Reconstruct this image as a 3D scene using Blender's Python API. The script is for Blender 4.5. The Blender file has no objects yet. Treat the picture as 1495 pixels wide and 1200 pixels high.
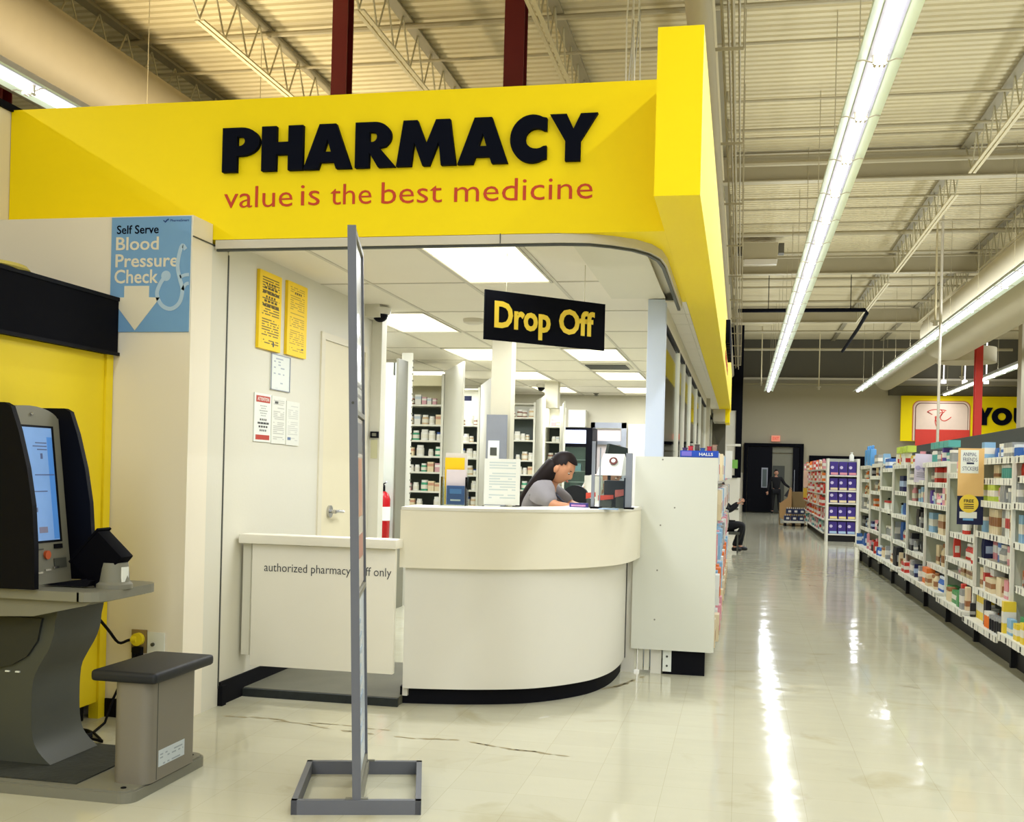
import bpy, bmesh, math, random
from mathutils import Vector, Matrix
random.seed(7)
PI = math.pi
scene = bpy.context.scene
COL = scene.collection

# ------------------------------------------------------------------ camera
FPX, IW, IH = 1600.0, 1495.0, 1200.0
CY_OFF = 87.0
YAW = math.atan(333.0 / 1600.0)
ROLL = 0.025
cam = bpy.data.cameras.new('camera')
cam.sensor_fit = 'HORIZONTAL'
cam.sensor_width = 36.0
cam.lens = 36.0 * FPX / IW
cam.clip_end = 200
cam.clip_start = 0.05
camo = bpy.data.objects.new('camera', cam)
COL.objects.link(camo)
camo.matrix_world = (Matrix.Translation((0, 0, 1.4)) @ Matrix.Rotation(YAW, 4, 'Z')
                     @ Matrix.Rotation(PI / 2, 4, 'X') @ Matrix.Rotation(ROLL, 4, 'Z'))
# the shift acts along the rolled image axes
cam.shift_x = -(CY_OFF * 0.0) / IW
cam.shift_y = CY_OFF / IW
scene.camera = camo

# ------------------------------------------------------------------ world, exposure
world = bpy.data.worlds.new('world')
scene.world = world
world.use_nodes = True
world.node_tree.nodes['Background'].inputs[0].default_value = (.86, .92, 1.0, 1)
world.node_tree.nodes['Background'].inputs[1].default_value = 0.55
vs = scene.view_settings
vs.view_transform = 'Standard'
vs.look = 'None'
vs.gamma = 1.0
vs.use_curve_mapping = False
vs.exposure = 0.0
try:
    scene.cycles.use_denoising = True
    scene.cycles.max_bounces = 6
    scene.cycles.sample_clamp_indirect = 4.0
except Exception:
    pass


# ------------------------------------------------------------------ area lights (in the fixtures, plus added uplights and an unseen front row)
def area(x, y, z, sx, sy, power, col=(.84, .90, 1.0)):
    l = bpy.data.lights.new('lamp_or_fill_light', 'AREA')
    l.shape = 'RECTANGLE'
    l.size, l.size_y = sx, sy
    l.energy = power
    l.color = col
    o = bpy.data.objects.new('lamp_or_fill_light', l)
    o.location = (x, y, z)
    COL.objects.link(o)
    return o


STRIP_ROWS = [(0.97, -9.35, 42.3), (4.15, -9.35, 41.9), (7.4, -9.35, 43.4), (-6.15, -9.35, 30.0), (-2.4, -9.35, 1.4)]  # last row added out of view without a fixture, brightens the pharmacy front
STRIP_Z = 4.6
for (x, y0, y1) in STRIP_ROWS:
    n = max(1, round((y1 - y0) / 8.6))
    L = (y1 - y0) / n
    for k in range(n):
        area(x, y0 + (k + .5) * L, STRIP_Z - .008, .08, L - .1, {0.97: 15.5, -2.4: 31.0}.get(x, 19.0) * L)
        if y1 > 6:
            up = area(x, y0 + (k + .5) * L, STRIP_Z + .16, .2, L - .1, (20.0 if x < 0 else 8.5) * L, (1.0, .84, .60) if x < 0 else (.84, .90, 1.0))  # added uplight over the housing to brighten the deck, warm at left
            up.rotation_euler = (PI, 0, 0)
FIXTURES = [(-1.85, 6.06), (-1.85, 8.63), (-1.85, 11.20), (-1.85, 13.77), (-1.85, 16.2),
            (-3.15, 8.63), (-3.15, 11.20), (-3.15, 13.77), (-3.15, 16.2), (-4.45, 9.9), (-4.45, 13.7)]
for (x, y) in FIXTURES:
    area(x + .3, y + .6, 2.655, .5, 1.1, 38.0, (.88, .92, 1.0))


# ------------------------------------------------------------------ materials
def lin(c):
    out = []
    for v in c:
        v /= 255.0
        out.append(v / 12.92 if v <= .04045 else ((v + .055) / 1.055) ** 2.4)
    return out


MATS = {}


def mat(name, rgb, rough=.5, metal=0.0, var=.05, scale=6.0, bump=0.0, bscale=40.0, emit=0.0, spec=.35, trans=0.0,
        sample_light=False, coat=0.0):
    if name in MATS:
        return MATS[name]
    m = bpy.data.materials.new(name)
    m.use_nodes = True
    nt = m.node_tree
    b = nt.nodes['Principled BSDF']
    c = lin(rgb)
    tc = nt.nodes.new('ShaderNodeTexCoord')
    nz = nt.nodes.new('ShaderNodeTexNoise')
    nz.inputs['Scale'].default_value = scale
    nz.inputs['Detail'].default_value = 3.0
    nt.links.new(tc.outputs['Object'], nz.inputs['Vector'])
    mx = nt.nodes.new('ShaderNodeMix')
    mx.data_type = 'RGBA'
    lo = [max(0, v * (1 - var)) for v in c] + [1]
    hi = [min(1, v * (1 + var)) for v in c] + [1]
    mx.inputs[6].default_value = lo
    mx.inputs[7].default_value = hi
    nt.links.new(nz.outputs['Fac'], mx.inputs[0])
    nt.links.new(mx.outputs[2], b.inputs['Base Color'])
    b.inputs['Roughness'].default_value = rough
    b.inputs['Metallic'].default_value = metal
    b.inputs['Specular IOR Level'].default_value = spec
    if coat:
        b.inputs['Coat Weight'].default_value = coat
    if trans:
        b.inputs['Transmission Weight'].default_value = trans
        b.inputs['IOR'].default_value = 1.1
    if emit:
        nt.links.new(mx.outputs[2], b.inputs['Emission Color'])
        b.inputs['Emission Strength'].default_value = emit
        if not sample_light:
            m.cycles.emission_sampling = 'NONE'
    if bump:
        n2 = nt.nodes.new('ShaderNodeTexNoise')
        n2.inputs['Scale'].default_value = bscale
        nt.links.new(tc.outputs['Object'], n2.inputs['Vector'])
        bp = nt.nodes.new('ShaderNodeBump')
        bp.inputs['Strength'].default_value = bump
        bp.inputs['Distance'].default_value = .01
        nt.links.new(n2.outputs['Fac'], bp.inputs['Height'])
        nt.links.new(bp.outputs['Normal'], b.inputs['Normal'])
    MATS[name] = m
    return m


def ink_mat(name, paper, ink, axis, lines, u0=.08, u1=.92, words=14, cover=.62):
    """paper with rows of unreadable print: flat print made of object-space (Generated) line noise.
    axis: Generated axis index across the page; the vertical is Generated z"""
    if name in MATS:
        return MATS[name]
    m = mat(name, paper, .55, var=.01)
    nt = m.node_tree
    b = nt.nodes['Principled BSDF']
    base = b.inputs['Base Color'].links[0].from_socket
    tc = nt.nodes['Texture Coordinate']
    sp = nt.nodes.new('ShaderNodeSeparateXYZ')
    nt.links.new(tc.outputs['Generated'], sp.inputs[0])

    def M(op, a, bb=None):
        n = nt.nodes.new('ShaderNodeMath')
        n.operation = op
        for i, v in enumerate((a, bb)):
            if v is None:
                continue
            if isinstance(v, (int, float)):
                n.inputs[i].default_value = v
            else:
                nt.links.new(v, n.inputs[i])
        return n.outputs[0]
    u, v = sp.outputs[axis], sp.outputs[2]
    row = M('MULTIPLY', v, lines)
    fr = M('FRACT', row)
    rid = M('FLOOR', row)
    on = M('MULTIPLY', M('GREATER_THAN', fr, .35), M('LESS_THAN', fr, .8))
    wn = nt.nodes.new('ShaderNodeTexWhiteNoise')
    wn.noise_dimensions = '2D'
    cb = nt.nodes.new('ShaderNodeCombineXYZ')
    nt.links.new(M('FLOOR', M('MULTIPLY', u, words)), cb.inputs[0])
    nt.links.new(rid, cb.inputs[1])
    nt.links.new(cb.outputs[0], wn.inputs['Vector'])
    ww = M('LESS_THAN', wn.outputs['Value'], cover)
    wr = nt.nodes.new('ShaderNodeTexWhiteNoise')
    wr.noise_dimensions = '1D'
    nt.links.new(rid, wr.inputs['W'])
    rr = M('GREATER_THAN', wr.outputs['Value'], .22)
    mar = M('MULTIPLY', M('GREATER_THAN', u, u0), M('LESS_THAN', u, u1))
    marv = M('MULTIPLY', M('GREATER_THAN', v, .06), M('LESS_THAN', v, .94))
    f = M('MULTIPLY', M('MULTIPLY', on, ww), M('MULTIPLY', rr, M('MULTIPLY', mar, marv)))
    mx = nt.nodes.new('ShaderNodeMix')
    mx.data_type = 'RGBA'
    nt.links.new(f, mx.inputs[0])
    nt.links.new(base, mx.inputs[6])
    mx.inputs[7].default_value = lin(ink) + [1]
    nt.links.new(mx.outputs[2], b.inputs['Base Color'])
    return m


# ------------------------------------------------------------------ mesh builder
ORG = {}


class MB:
    def __init__(s):
        s.bm = bmesh.new()

    def _merge(s, b2, mi):
        me = bpy.data.meshes.new('t')
        for f in b2.faces:
            f.material_index = mi
        b2.to_mesh(me)
        b2.free()
        s.bm.from_mesh(me)
        bpy.data.meshes.remove(me)

    def box(s, x0, x1, y0, y1, z0, z1, mi=0, bev=0, M=None, seg=2):
        b = bmesh.new()
        bmesh.ops.create_cube(b, size=1)
        bmesh.ops.scale(b, vec=(abs(x1 - x0), abs(y1 - y0), abs(z1 - z0)), verts=b.verts)
        if bev:
            bmesh.ops.bevel(b, geom=b.edges[:], offset=bev, segments=seg, affect='EDGES', profile=.6)
        bmesh.ops.translate(b, vec=((x0 + x1) / 2, (y0 + y1) / 2, (z0 + z1) / 2), verts=b.verts)
        if M:
            b.transform(M)
        s._merge(b, mi)
        return s

    def cyl(s, p0, p1, r, n=12, mi=0, r2=None, caps=True):
        p0, p1 = Vector(p0), Vector(p1)
        d = p1 - p0
        b = bmesh.new()
        bmesh.ops.create_cone(b, cap_ends=caps, segments=n, radius1=r, radius2=r if r2 is None else r2, depth=d.length)
        b.transform(Matrix.Translation((p0 + p1) / 2) @ d.to_track_quat('Z', 'Y').to_matrix().to_4x4())
        s._merge(b, mi)
        return s

    def sph(s, c, r, mi=0, u=12, v=8, sc=(1, 1, 1)):
        b = bmesh.new()
        bmesh.ops.create_uvsphere(b, u_segments=u, v_segments=v, radius=r)
        bmesh.ops.scale(b, vec=sc, verts=b.verts)
        bmesh.ops.translate(b, vec=c, verts=b.verts)
        s._merge(b, mi)
        return s

    def prism(s, pts, axis, a0, a1, mi=0):
        """pts: 2D outline in the other two axes (in xyz order); extruded a0..a1 along axis"""
        def mk(p, a):
            l = list(p)
            l.insert(axis, a)
            return l
        b = bmesh.new()
        v0 = [b.verts.new(mk(p, a0)) for p in pts]
        v1 = [b.verts.new(mk(p, a1)) for p in pts]
        n = len(pts)
        b.faces.new(v0)
        b.faces.new(v1[::-1])
        for i in range(n):
            b.faces.new((v0[i], v1[i], v1[(i + 1) % n], v0[(i + 1) % n]))
        bmesh.ops.recalc_face_normals(b, faces=b.faces)
        s._merge(b, mi)
        return s

    def tube(s, pts, r, n=8, mi=0):
        pts = [Vector(p) for p in pts]
        b = bmesh.new()
        rings = []
        for i, p in enumerate(pts):
            t = (pts[min(i + 1, len(pts) - 1)] - pts[max(i - 1, 0)]).normalized()
            q = t.to_track_quat('Z', 'Y')
            rr = r[i] if isinstance(r, (list, tuple)) else r
            rings.append([b.verts.new(p + q @ Vector((math.cos(2 * PI * k / n) * rr, math.sin(2 * PI * k / n) * rr, 0))) for k in range(n)])
        for i in range(len(rings) - 1):
            # match ring phase
            best = min(range(n), key=lambda o: (rings[i][0].co - rings[i + 1][o].co).length)
            rings[i + 1] = rings[i + 1][best:] + rings[i + 1][:best]
            for k in range(n):
                b.faces.new((rings[i][k], rings[i][(k + 1) % n], rings[i + 1][(k + 1) % n], rings[i + 1][k]))
        b.faces.new(rings[0][::-1])
        b.faces.new(rings[-1])
        bmesh.ops.recalc_face_normals(b, faces=b.faces)
        s._merge(b, mi)
        return s

    def lathe(s, c, prof, n=16, mi=0):
        b = bmesh.new()
        rings = []
        for (r, z) in prof:
            rings.append([b.verts.new((c[0] + r * math.cos(2 * PI * k / n), c[1] + r * math.sin(2 * PI * k / n), c[2] + z)) for k in range(n)])
        for i in range(len(rings) - 1):
            for k in range(n):
                b.faces.new((rings[i][k], rings[i][(k + 1) % n], rings[i + 1][(k + 1) % n], rings[i + 1][k]))
        b.faces.new(rings[0][::-1])
        b.faces.new(rings[-1])
        bmesh.ops.recalc_face_normals(b, faces=b.faces)
        s._merge(b, mi)
        return s

    def wall(s, path, z0, z1, th, mi=0, inward=None):
        """vertical sheet following a plan path, thickness th to the left of travel"""
        n = len(path)
        inn = []
        for i, p in enumerate(path):
            a = Vector(path[max(i - 1, 0)])
            c = Vector(path[min(i + 1, n - 1)])
            t = (c - a).normalized()
            inn.append((p[0] - t.y * th, p[1] + t.x * th))
        b = bmesh.new()
        for i in range(n - 1):
            pass
        V = {}
        for k, pp in (('o', path), ('i', inn)):
            for zi, z in enumerate((z0, z1)):
                V[k, zi] = [b.verts.new((p[0], p[1], z)) for p in pp]
        for i in range(n - 1):
            b.faces.new((V['o', 0][i], V['o', 0][i + 1], V['o', 1][i + 1], V['o', 1][i]))
            b.faces.new((V['i', 0][i + 1], V['i', 0][i], V['i', 1][i], V['i', 1][i + 1]))
            b.faces.new((V['o', 1][i], V['o', 1][i + 1], V['i', 1][i + 1], V['i', 1][i]))
            b.faces.new((V['o', 0][i + 1], V['o', 0][i], V['i', 0][i], V['i', 0][i + 1]))
        b.faces.new((V['o', 0][0], V['o', 1][0], V['i', 1][0], V['i', 0][0]))
        b.faces.new((V['o', 0][-1], V['i', 0][-1], V['i', 1][-1], V['o', 1][-1]))
        bmesh.ops.recalc_face_normals(b, faces=b.faces)
        s._merge(b, mi)
        return s

    def build(s, name, mats, parent=None, smooth=False, **kw):
        if not isinstance(mats, (list, tuple)):
            mats = [mats]
        return link(name, s.bm, mats, parent, smooth, **kw)


def link(name, bm, mats, parent=None, smooth=False, label=None, cat=None, group=None, kind=None):
    xs = [v.co for v in bm.verts]
    lo = Vector([min(c[i] for c in xs) for i in range(3)])
    hi = Vector([max(c[i] for c in xs) for i in range(3)])
    org = Vector(((lo.x + hi.x) / 2, (lo.y + hi.y) / 2, lo.z))
    bmesh.ops.translate(bm, vec=-org, verts=bm.verts)
    me = bpy.data.meshes.new(name)
    bm.to_mesh(me)
    bm.free()
    for m in mats:
        me.materials.append(m)
    if smooth:
        for p in me.polygons:
            p.use_smooth = True
        try:
            me.set_sharp_from_angle(angle=math.radians(40))
        except Exception:
            pass
    o = bpy.data.objects.new(name, me)
    COL.objects.link(o)
    ORG[o.name] = org
    if parent is not None:
        o.parent = parent
        o.location = org - ORG[parent.name]
    else:
        o.location = org
    tag(o, label, cat, group, kind)
    return o


def tag(o, label=None, cat=None, group=None, kind=None):
    if label:
        o['label'] = label
    if cat:
        o['category'] = cat
    if group:
        o['group'] = group
    if kind:
        o['kind'] = kind
    return o


def thing(name, loc, label=None, cat=None, group=None, kind=None):
    o = bpy.data.objects.new(name, None)
    o.empty_display_size = .1
    o.location = loc
    COL.objects.link(o)
    ORG[o.name] = Vector(loc)
    return tag(o, label, cat, group, kind)


def dup(root, loc, label=None, group=None, parent=None, rotz=None):
    r = root.copy()
    COL.objects.link(r)
    r.location = loc
    if rotz is not None:
        r.rotation_euler = (0, 0, rotz)
    if parent is not None:
        r.parent = parent
    if label:
        r['label'] = label
    if group:
        r['group'] = group
    ORG[r.name] = Vector(loc) + (ORG[parent.name] if parent else Vector())
    for ch in list(root.children):
        c = ch.copy()
        COL.objects.link(c)
        c.parent = r
        for g in ch.children:
            d = g.copy()
            COL.objects.link(d)
            d.parent = c
    return r


def B(x0, x1, y0, y1, z0, z1, name, mats, parent=None, bev=0, **kw):
    return MB().box(x0, x1, y0, y1, z0, z1, bev=bev).build(name, mats, parent, smooth=bool(bev), **kw)


# ------------------------------------------------------------------ lettering
def curve_mesh(cu):
    o = bpy.data.objects.new('tmp', cu)
    COL.objects.link(o)
    bpy.context.view_layer.update()
    dg = bpy.context.evaluated_depsgraph_get()
    me = bpy.data.meshes.new_from_object(o.evaluated_get(dg))
    bpy.data.objects.remove(o)
    return me


def place_mesh(me, c, right, up, w, h, depth):
    """fit a flat XY mesh (z = extrusion) into a w x h box centred at c"""
    bm = bmesh.new()
    bm.from_mesh(me)
    bpy.data.meshes.remove(me)
    xs = [v.co.x for v in bm.verts]
    ys = [v.co.y for v in bm.verts]
    zs = [v.co.z for v in bm.verts]
    sx = w / (max(xs) - min(xs))
    sy = (h / (max(ys) - min(ys))) if h else sx
    cx, cy, z0 = (max(xs) + min(xs)) / 2, (max(ys) + min(ys)) / 2, min(zs)
    sz = depth / max(1e-6, max(zs) - z0)
    R, U = Vector(right).normalized(), Vector(up).normalized()
    N = R.cross(U)
    for v in bm.verts:
        v.co = Vector(c) + R * ((v.co.x - cx) * sx) + U * ((v.co.y - cy) * sy) + N * ((v.co.z - z0) * sz)
    return bm


def text(s, c, right, up, w, h, m, parent, depth=.002, bold=0.0, name='lettering', **kw):
    cu = bpy.data.curves.new('txt', 'FONT')
    cu.body = s
    cu.align_x = 'CENTER'
    cu.extrude = .02
    cu.offset = bold
    cu.resolution_u = 3
    me = curve_mesh(cu)
    return link(name, place_mesh(me, c, right, up, w, h, depth), [m], parent, **kw)


def glyph(loops, c, right, up, w, h, m, parent, depth, name='letter', **kw):
    cu = bpy.data.curves.new('g', 'CURVE')
    cu.dimensions = '2D'
    cu.fill_mode = 'BOTH'
    cu.extrude = .02
    for lp in loops:
        sp = cu.splines.new('POLY')
        sp.points.add(len(lp) - 1)
        for i, p in enumerate(lp):
            sp.points[i].co = (p[0], p[1], 0, 1)
        sp.use_cyclic_u = True
    me = curve_mesh(cu)
    return link(name, place_mesh(me, c, right, up, w, h, depth), [m], parent, **kw)


def arc(cx, cy, rx, ry, a0, a1, n=14):
    return [(cx + rx * math.cos(math.radians(a0 + (a1 - a0) * i / n)), cy + ry * math.sin(math.radians(a0 + (a1 - a0) * i / n))) for i in range(n + 1)]


GL = {
    'P': [[(0, 0), (0, 1), (.42, 1)] + arc(.42, .68, .42, .32, 90, -90) + [(.33, .36), (.33, 0)],
          [(.33, .58), (.33, .80), (.38, .80)] + arc(.38, .69, .13, .11, 90, -90, 8)],
    'H': [[(0, 0), (0, 1), (.33, 1), (.33, .64), (.60, .64), (.60, 1), (.93, 1), (.93, 0), (.60, 0), (.60, .36), (.33, .36), (.33, 0)]],
    'A': [[(0, 0), (.36, 1), (.74, 1), (1.10, 0), (.75, 0), (.70, .15), (.39, .15), (.34, 0)],
          [(.46, .38), (.545, .66), (.63, .38)]],
    'R': [[(0, 0), (0, 1), (.44, 1)] + arc(.44, .69, .40, .31, 90, -50) + [(.56, .43), (.95, 0), (.54, 0), (.33, .33), (.33, 0)],
          [(.33, .56), (.33, .78), (.40, .78)] + arc(.40, .67, .11, .11, 90, -90, 8)],
    'M': [[(0, 0), (.15, 1), (.47, 1), (.68, .48), (.89, 1), (1.21, 1), (1.36, 0), (1.02, 0), (.96, .52), (.76, 0), (.60, 0), (.40, .52), (.34, 0)]],
    'C': [arc(.52, .5, .52, .52, 62, 298, 26) + [(.86, .06), (.86, .34)] + arc(.62, .5, .26, .22, -50, -310, 14) + [(.86, .66), (.86, .94)]],
    'Y': [[(.36, 0), (.36, .42), (0, 1), (.38, 1), (.54, .68), (.70, 1), (1.08, 1), (.70, .42), (.70, 0)]],
    'O': [arc(.55, .5, .55, .52, 0, 357, 30), arc(.55, .5, .22, .22, 0, 354, 18)],
    'U': [[(0, 1), (0, .4)] + arc(.46, .4, .46, .42, 180, 360, 16) + [(.92, 1), (.60, 1), (.60, .42)] + arc(.46, .42, .14, .14, 0, -180, 8) + [(.32, 1)]],
}
_O = ['', 'first', 'second', 'third', 'fourth', 'fifth', 'sixth', 'seventh', 'eighth', 'ninth', 'tenth', 'eleventh', 'twelfth', 'thirteenth', 'fourteenth', 'fifteenth',
      'sixteenth', 'seventeenth', 'eighteenth', 'nineteenth', 'twentieth']


def ordw(n):
    return _O[n] if n <= 20 else 'twenty-' + _O[n - 20] if n < 30 else 'thirtieth' if n == 30 else 'thirty-' + _O[n - 30]


CNT = {}


def nth(*k):
    CNT[k] = CNT.get(k, 0) + 1
    return ordw(CNT[k])


X, Y, Z = Vector((1, 0, 0)), Vector((0, 1, 0)), Vector((0, 0, 1))

# ================================================================== MATERIALS
m_white = mat('white_laminate', (223, 219, 204), .42, var=.02)
m_wallw = mat('white_wall_paint', (220, 216, 197), .6, var=.03, scale=1.5, bump=.05)
m_cream = mat('cream_wall_paint', (238, 229, 206), .6, var=.04, scale=1.2)
m_yel = mat('yellow_laminate', (255, 226, 8), .5, spec=.15, var=.02, scale=1.0)
m_yel2 = mat('yellow_cabinet_paint', (246, 218, 26), .5, var=.04, scale=1.5)
m_black = mat('black_plastic', (6, 7, 16), .55, var=.1, spec=.12)
m_blackm = mat('black_matt', (7, 8, 16), .8, var=.1, spec=.1)
m_letter = mat('black_letter_face', (8, 12, 26), .8, spec=.08, var=.05)
m_red = mat('red_print', (196, 60, 20), .5, var=.04)
m_trim = mat('beige_trim', (205, 198, 178), .35, var=.03)
m_deck = mat('painted_steel_deck', (204, 192, 152), .65, var=.05, scale=.6)
m_steel = mat('painted_steel_joist', (176, 168, 134), .6, var=.06, scale=2)
m_steel2 = mat('painted_girder', (170, 160, 128), .6, var=.05, scale=.8)
m_pipe = mat('painted_pipe', (168, 158, 126), .55, var=.05)
m_duct = mat('painted_duct', (190, 180, 150), .5, var=.05, scale=1.0)
m_redcol = mat('maroon_column_paint', (98, 22, 20), .5, var=.08)
m_redcol2 = mat('red_column_paint', (196, 52, 38), .5, var=.05)
m_backw = mat('beige_back_wall', (178, 170, 144), .6, var=.03, scale=.5)
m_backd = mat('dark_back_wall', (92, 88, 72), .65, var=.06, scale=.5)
m_ctile = mat('ceiling_tile_white', (234, 228, 212), .8, var=.02, scale=3, bump=.05, bscale=120)
m_tee = mat('ceiling_tee_white', (206, 200, 184), .5)
m_lamp = mat('lamp_tube_glow', (255, 252, 255), .5, emit=3.2, var=.005)
m_diff = mat('lamp_diffuser_glow', (255, 250, 222), .5, emit=1.6, var=.01, scale=2)
m_refl = mat('lamp_reflector_glow', (206, 220, 198), .3, var=.03, emit=.12)  # slight glow put in for tube light on the wings
m_grey = mat('grey_stand_metal', (104, 106, 112), .5, var=.05)
m_kgrey = mat('warm_grey_plastic', (124, 122, 106), .5, var=.04, scale=4)
m_kdark = mat('dark_grey_plastic', (72, 74, 66), .5, var=.06, scale=4)
m_seat = mat('black_vinyl', (30, 32, 34), .55, var=.1, bump=.1, bscale=200)
m_chrome = mat('brushed_chrome', (190, 190, 190), .25, 1.0)
m_rubber = mat('black_rubber', (7, 7, 14), .7, spec=.15)
m_paper = mat('white_paper', (232, 234, 224), .6, var=.01)
m_gate = mat('gate_white', (238, 233, 216), .42, var=.02)
m_plat = mat('worn_grey_platform', (98, 96, 78), .7, var=.25, scale=5)
m_door = mat('cream_door_paint', (222, 214, 188), .5, var=.02)
m_lightblue = mat('column_pale_blue', (206, 216, 230), .5, var=.02)
m_silver = mat('galvanised_sheet', (150, 154, 162), .4, .6, var=.1, scale=8)
m_blueS = mat('sky_blue_print', (118, 164, 204), .5, var=.03)
m_paleblue = mat('pale_blue_print', (176, 202, 220), .5)
m_creamt = mat('cream_print', (230, 222, 196), .5)


def glass_mat():
    m = bpy.data.materials.new('clear_glass')
    m.use_nodes = True
    nt = m.node_tree
    nt.nodes.remove(nt.nodes['Principled BSDF'])
    t = nt.nodes.new('ShaderNodeBsdfTransparent')
    t.inputs[0].default_value = (.93, .97, .95, 1)
    g = nt.nodes.new('ShaderNodeBsdfGlossy')
    g.inputs['Roughness'].default_value = .03
    fr = nt.nodes.new('ShaderNodeFresnel')
    fr.inputs[0].default_value = 1.45
    mx = nt.nodes.new('ShaderNodeMixShader')
    nt.links.new(fr.outputs[0], mx.inputs[0])
    nt.links.new(t.outputs[0], mx.inputs[1])
    nt.links.new(g.outputs[0], mx.inputs[2])
    nt.links.new(mx.outputs[0], nt.nodes['Material Output'].inputs[0])
    return m


m_glass = glass_mat()


def floor_mat():
    m = mat('polished_vinyl_floor', (194, 191, 168), .16, var=.03, scale=.5, spec=.22)
    nt = m.node_tree
    b = nt.nodes['Principled BSDF']
    base = b.inputs['Base Color'].links[0].from_socket
    tc = nt.nodes['Texture Coordinate']
    # faint 12 inch tiles
    br = nt.nodes.new('ShaderNodeTexBrick')
    br.offset = 0
    br.inputs['Scale'].default_value = 1.0
    br.inputs['Brick Width'].default_value = .305
    br.inputs['Row Height'].default_value = .305
    br.inputs['Mortar Size'].default_value = .0012
    br.inputs['Color1'].default_value = (1, 1, 1, 1)
    br.inputs['Color2'].default_value = (.955, .95, .94, 1)
    br.inputs['Mortar'].default_value = (.82, .8, .74, 1)
    nt.links.new(tc.outputs['Object'], br.inputs['Vector'])
    mu = nt.nodes.new('ShaderNodeMix')
    mu.data_type = 'RGBA'
    mu.blend_type = 'MULTIPLY'
    mu.inputs[0].default_value = 1
    nt.links.new(base, mu.inputs[6])
    nt.links.new(br.outputs['Color'], mu.inputs[7])
    # scuffs and stains
    n2 = nt.nodes.new('ShaderNodeTexNoise')
    n2.inputs['Scale'].default_value = 1.7
    n2.inputs['Detail'].default_value = 8
    n2.inputs['Distortion'].default_value = 1.2
    nt.links.new(tc.outputs['Object'], n2.inputs['Vector'])
    cr = nt.nodes.new('ShaderNodeValToRGB')
    cr.color_ramp.elements[0].position = .60
    cr.color_ramp.elements[0].color = (1, 1, 1, 1)
    cr.color_ramp.elements[1].position = .78
    cr.color_ramp.elements[1].color = (.80, .76, .64, 1)
    nt.links.new(n2.outputs['Fac'], cr.inputs[0])
    m2 = nt.nodes.new('ShaderNodeMix')
    m2.data_type = 'RGBA'
    m2.blend_type = 'MULTIPLY'
    m2.inputs[0].default_value = 1
    nt.links.new(mu.outputs[2], m2.inputs[6])
    nt.links.new(cr.outputs[0], m2.inputs[7])
    nt.links.new(m2.outputs[2], b.inputs['Base Color'])
    # rippled wax
    n3 = nt.nodes.new('ShaderNodeTexNoise')
    n3.inputs['Scale'].default_value = 2.2
    n3.inputs['Detail'].default_value = 2
    mp = nt.nodes.new('ShaderNodeMapping')
    mp.inputs['Scale'].default_value = (.8, 1.5, 1)
    nt.links.new(tc.outputs['Object'], mp.inputs['Vector'])
    nt.links.new(mp.outputs['Vector'], n3.inputs['Vector'])
    bp = nt.nodes.new('ShaderNodeBump')
    bp.inputs['Strength'].default_value = .35
    bp.inputs['Distance'].default_value = .012
    nt.links.new(n3.outputs['Fac'], bp.inputs['Height'])
    nt.links.new(bp.outputs['Normal'], b.inputs['Normal'])
    mr = nt.nodes.new('ShaderNodeMapRange')
    mr.inputs[3].default_value = .045
    mr.inputs[4].default_value = .13
    nt.links.new(n2.outputs['Fac'], mr.inputs[0])
    nt.links.new(mr.outputs[0], b.inputs['Roughness'])
    return m


m_floor = floor_mat()
S = dict(kind='structure')

# ================================================================== SHELL
fl = B(-13.2, 13.2, -12, 44.5, -.1, 0, 'floor', m_floor, **S)
scuff = mat('floor_scuff_brown', (150, 138, 104), .5, var=.3, scale=9)
rs = random.Random(5)
for (pts, w0) in (([(-2.75, 5.62), (-2.5, 5.66), (-2.2, 5.55), (-1.95, 5.50), (-1.62, 5.46), (-1.4, 5.50), (-1.1, 5.40), (-.8, 5.36)], .028),
                  ([(-.95, 7.0), (-.80, 7.12), (-.70, 7.35), (-.62, 7.6)], .05), ([(-2.45, 5.60), (-2.1, 5.62), (-1.8, 5.58)], .02), ([(1.05, 7.9), (1.22, 7.8)], .02)):
    for i in range(len(pts) - 1):
        p, q = Vector(pts[i]), Vector(pts[i + 1])
        n = 7
        for k in range(n):
            if rs.random() < .35:
                continue
            a, b_ = p.lerp(q, k / n), p.lerp(q, (k + .9) / n)
            t_ = (b_ - a).normalized()
            nn_ = Vector((-t_.y, t_.x))
            ws = [w0 * rs.uniform(.15, .5) for _ in range(4)]
            o_ = nn_ * rs.uniform(-.012, .012)
            MBs = bmesh.new()
            vv = [MBs.verts.new((c.x, c.y, .0008)) for c in (a - t_ * .02 + o_, a + nn_ * ws[0] + o_, b_ + nn_ * ws[1] + o_, b_ + t_ * .02 + o_, b_ - nn_ * ws[2] + o_, a - nn_ * ws[3] + o_)]
            MBs.faces.new(vv[::-1])
            bmesh.ops.recalc_face_normals(MBs, faces=MBs.faces)
            link('floor_scuff', MBs, [scuff], fl)
B(-13.2, 13.2, 44.2, 44.4, 0, 5.3, 'wall_back', m_backw, **S)
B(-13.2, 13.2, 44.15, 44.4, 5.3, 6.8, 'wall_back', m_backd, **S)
B(-13.4, -13.2, -12, 44.4, 0, 6.8, 'wall_left', m_backw, **S)
B(13.2, 13.4, -12, 44.4, 0, 6.8, 'wall_right', m_backw, **S)
B(.05, 13.2, 44.05, 44.15, 5.22, 5.30, 'trim_1', m_trim, **S)
B(.05, 13.2, 44.05, 44.15, 5.02, 5.07, 'trim_2', m_steel, **S)
B(2.62, 5.9, 44.1, 44.2, 1.75, 2.28, 'trim_3', m_blackm, **S)
B(5.5, 11.5, 43.95, 44.2, 4.65, 5.0, 'trim_4', m_backd, **S)
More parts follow.
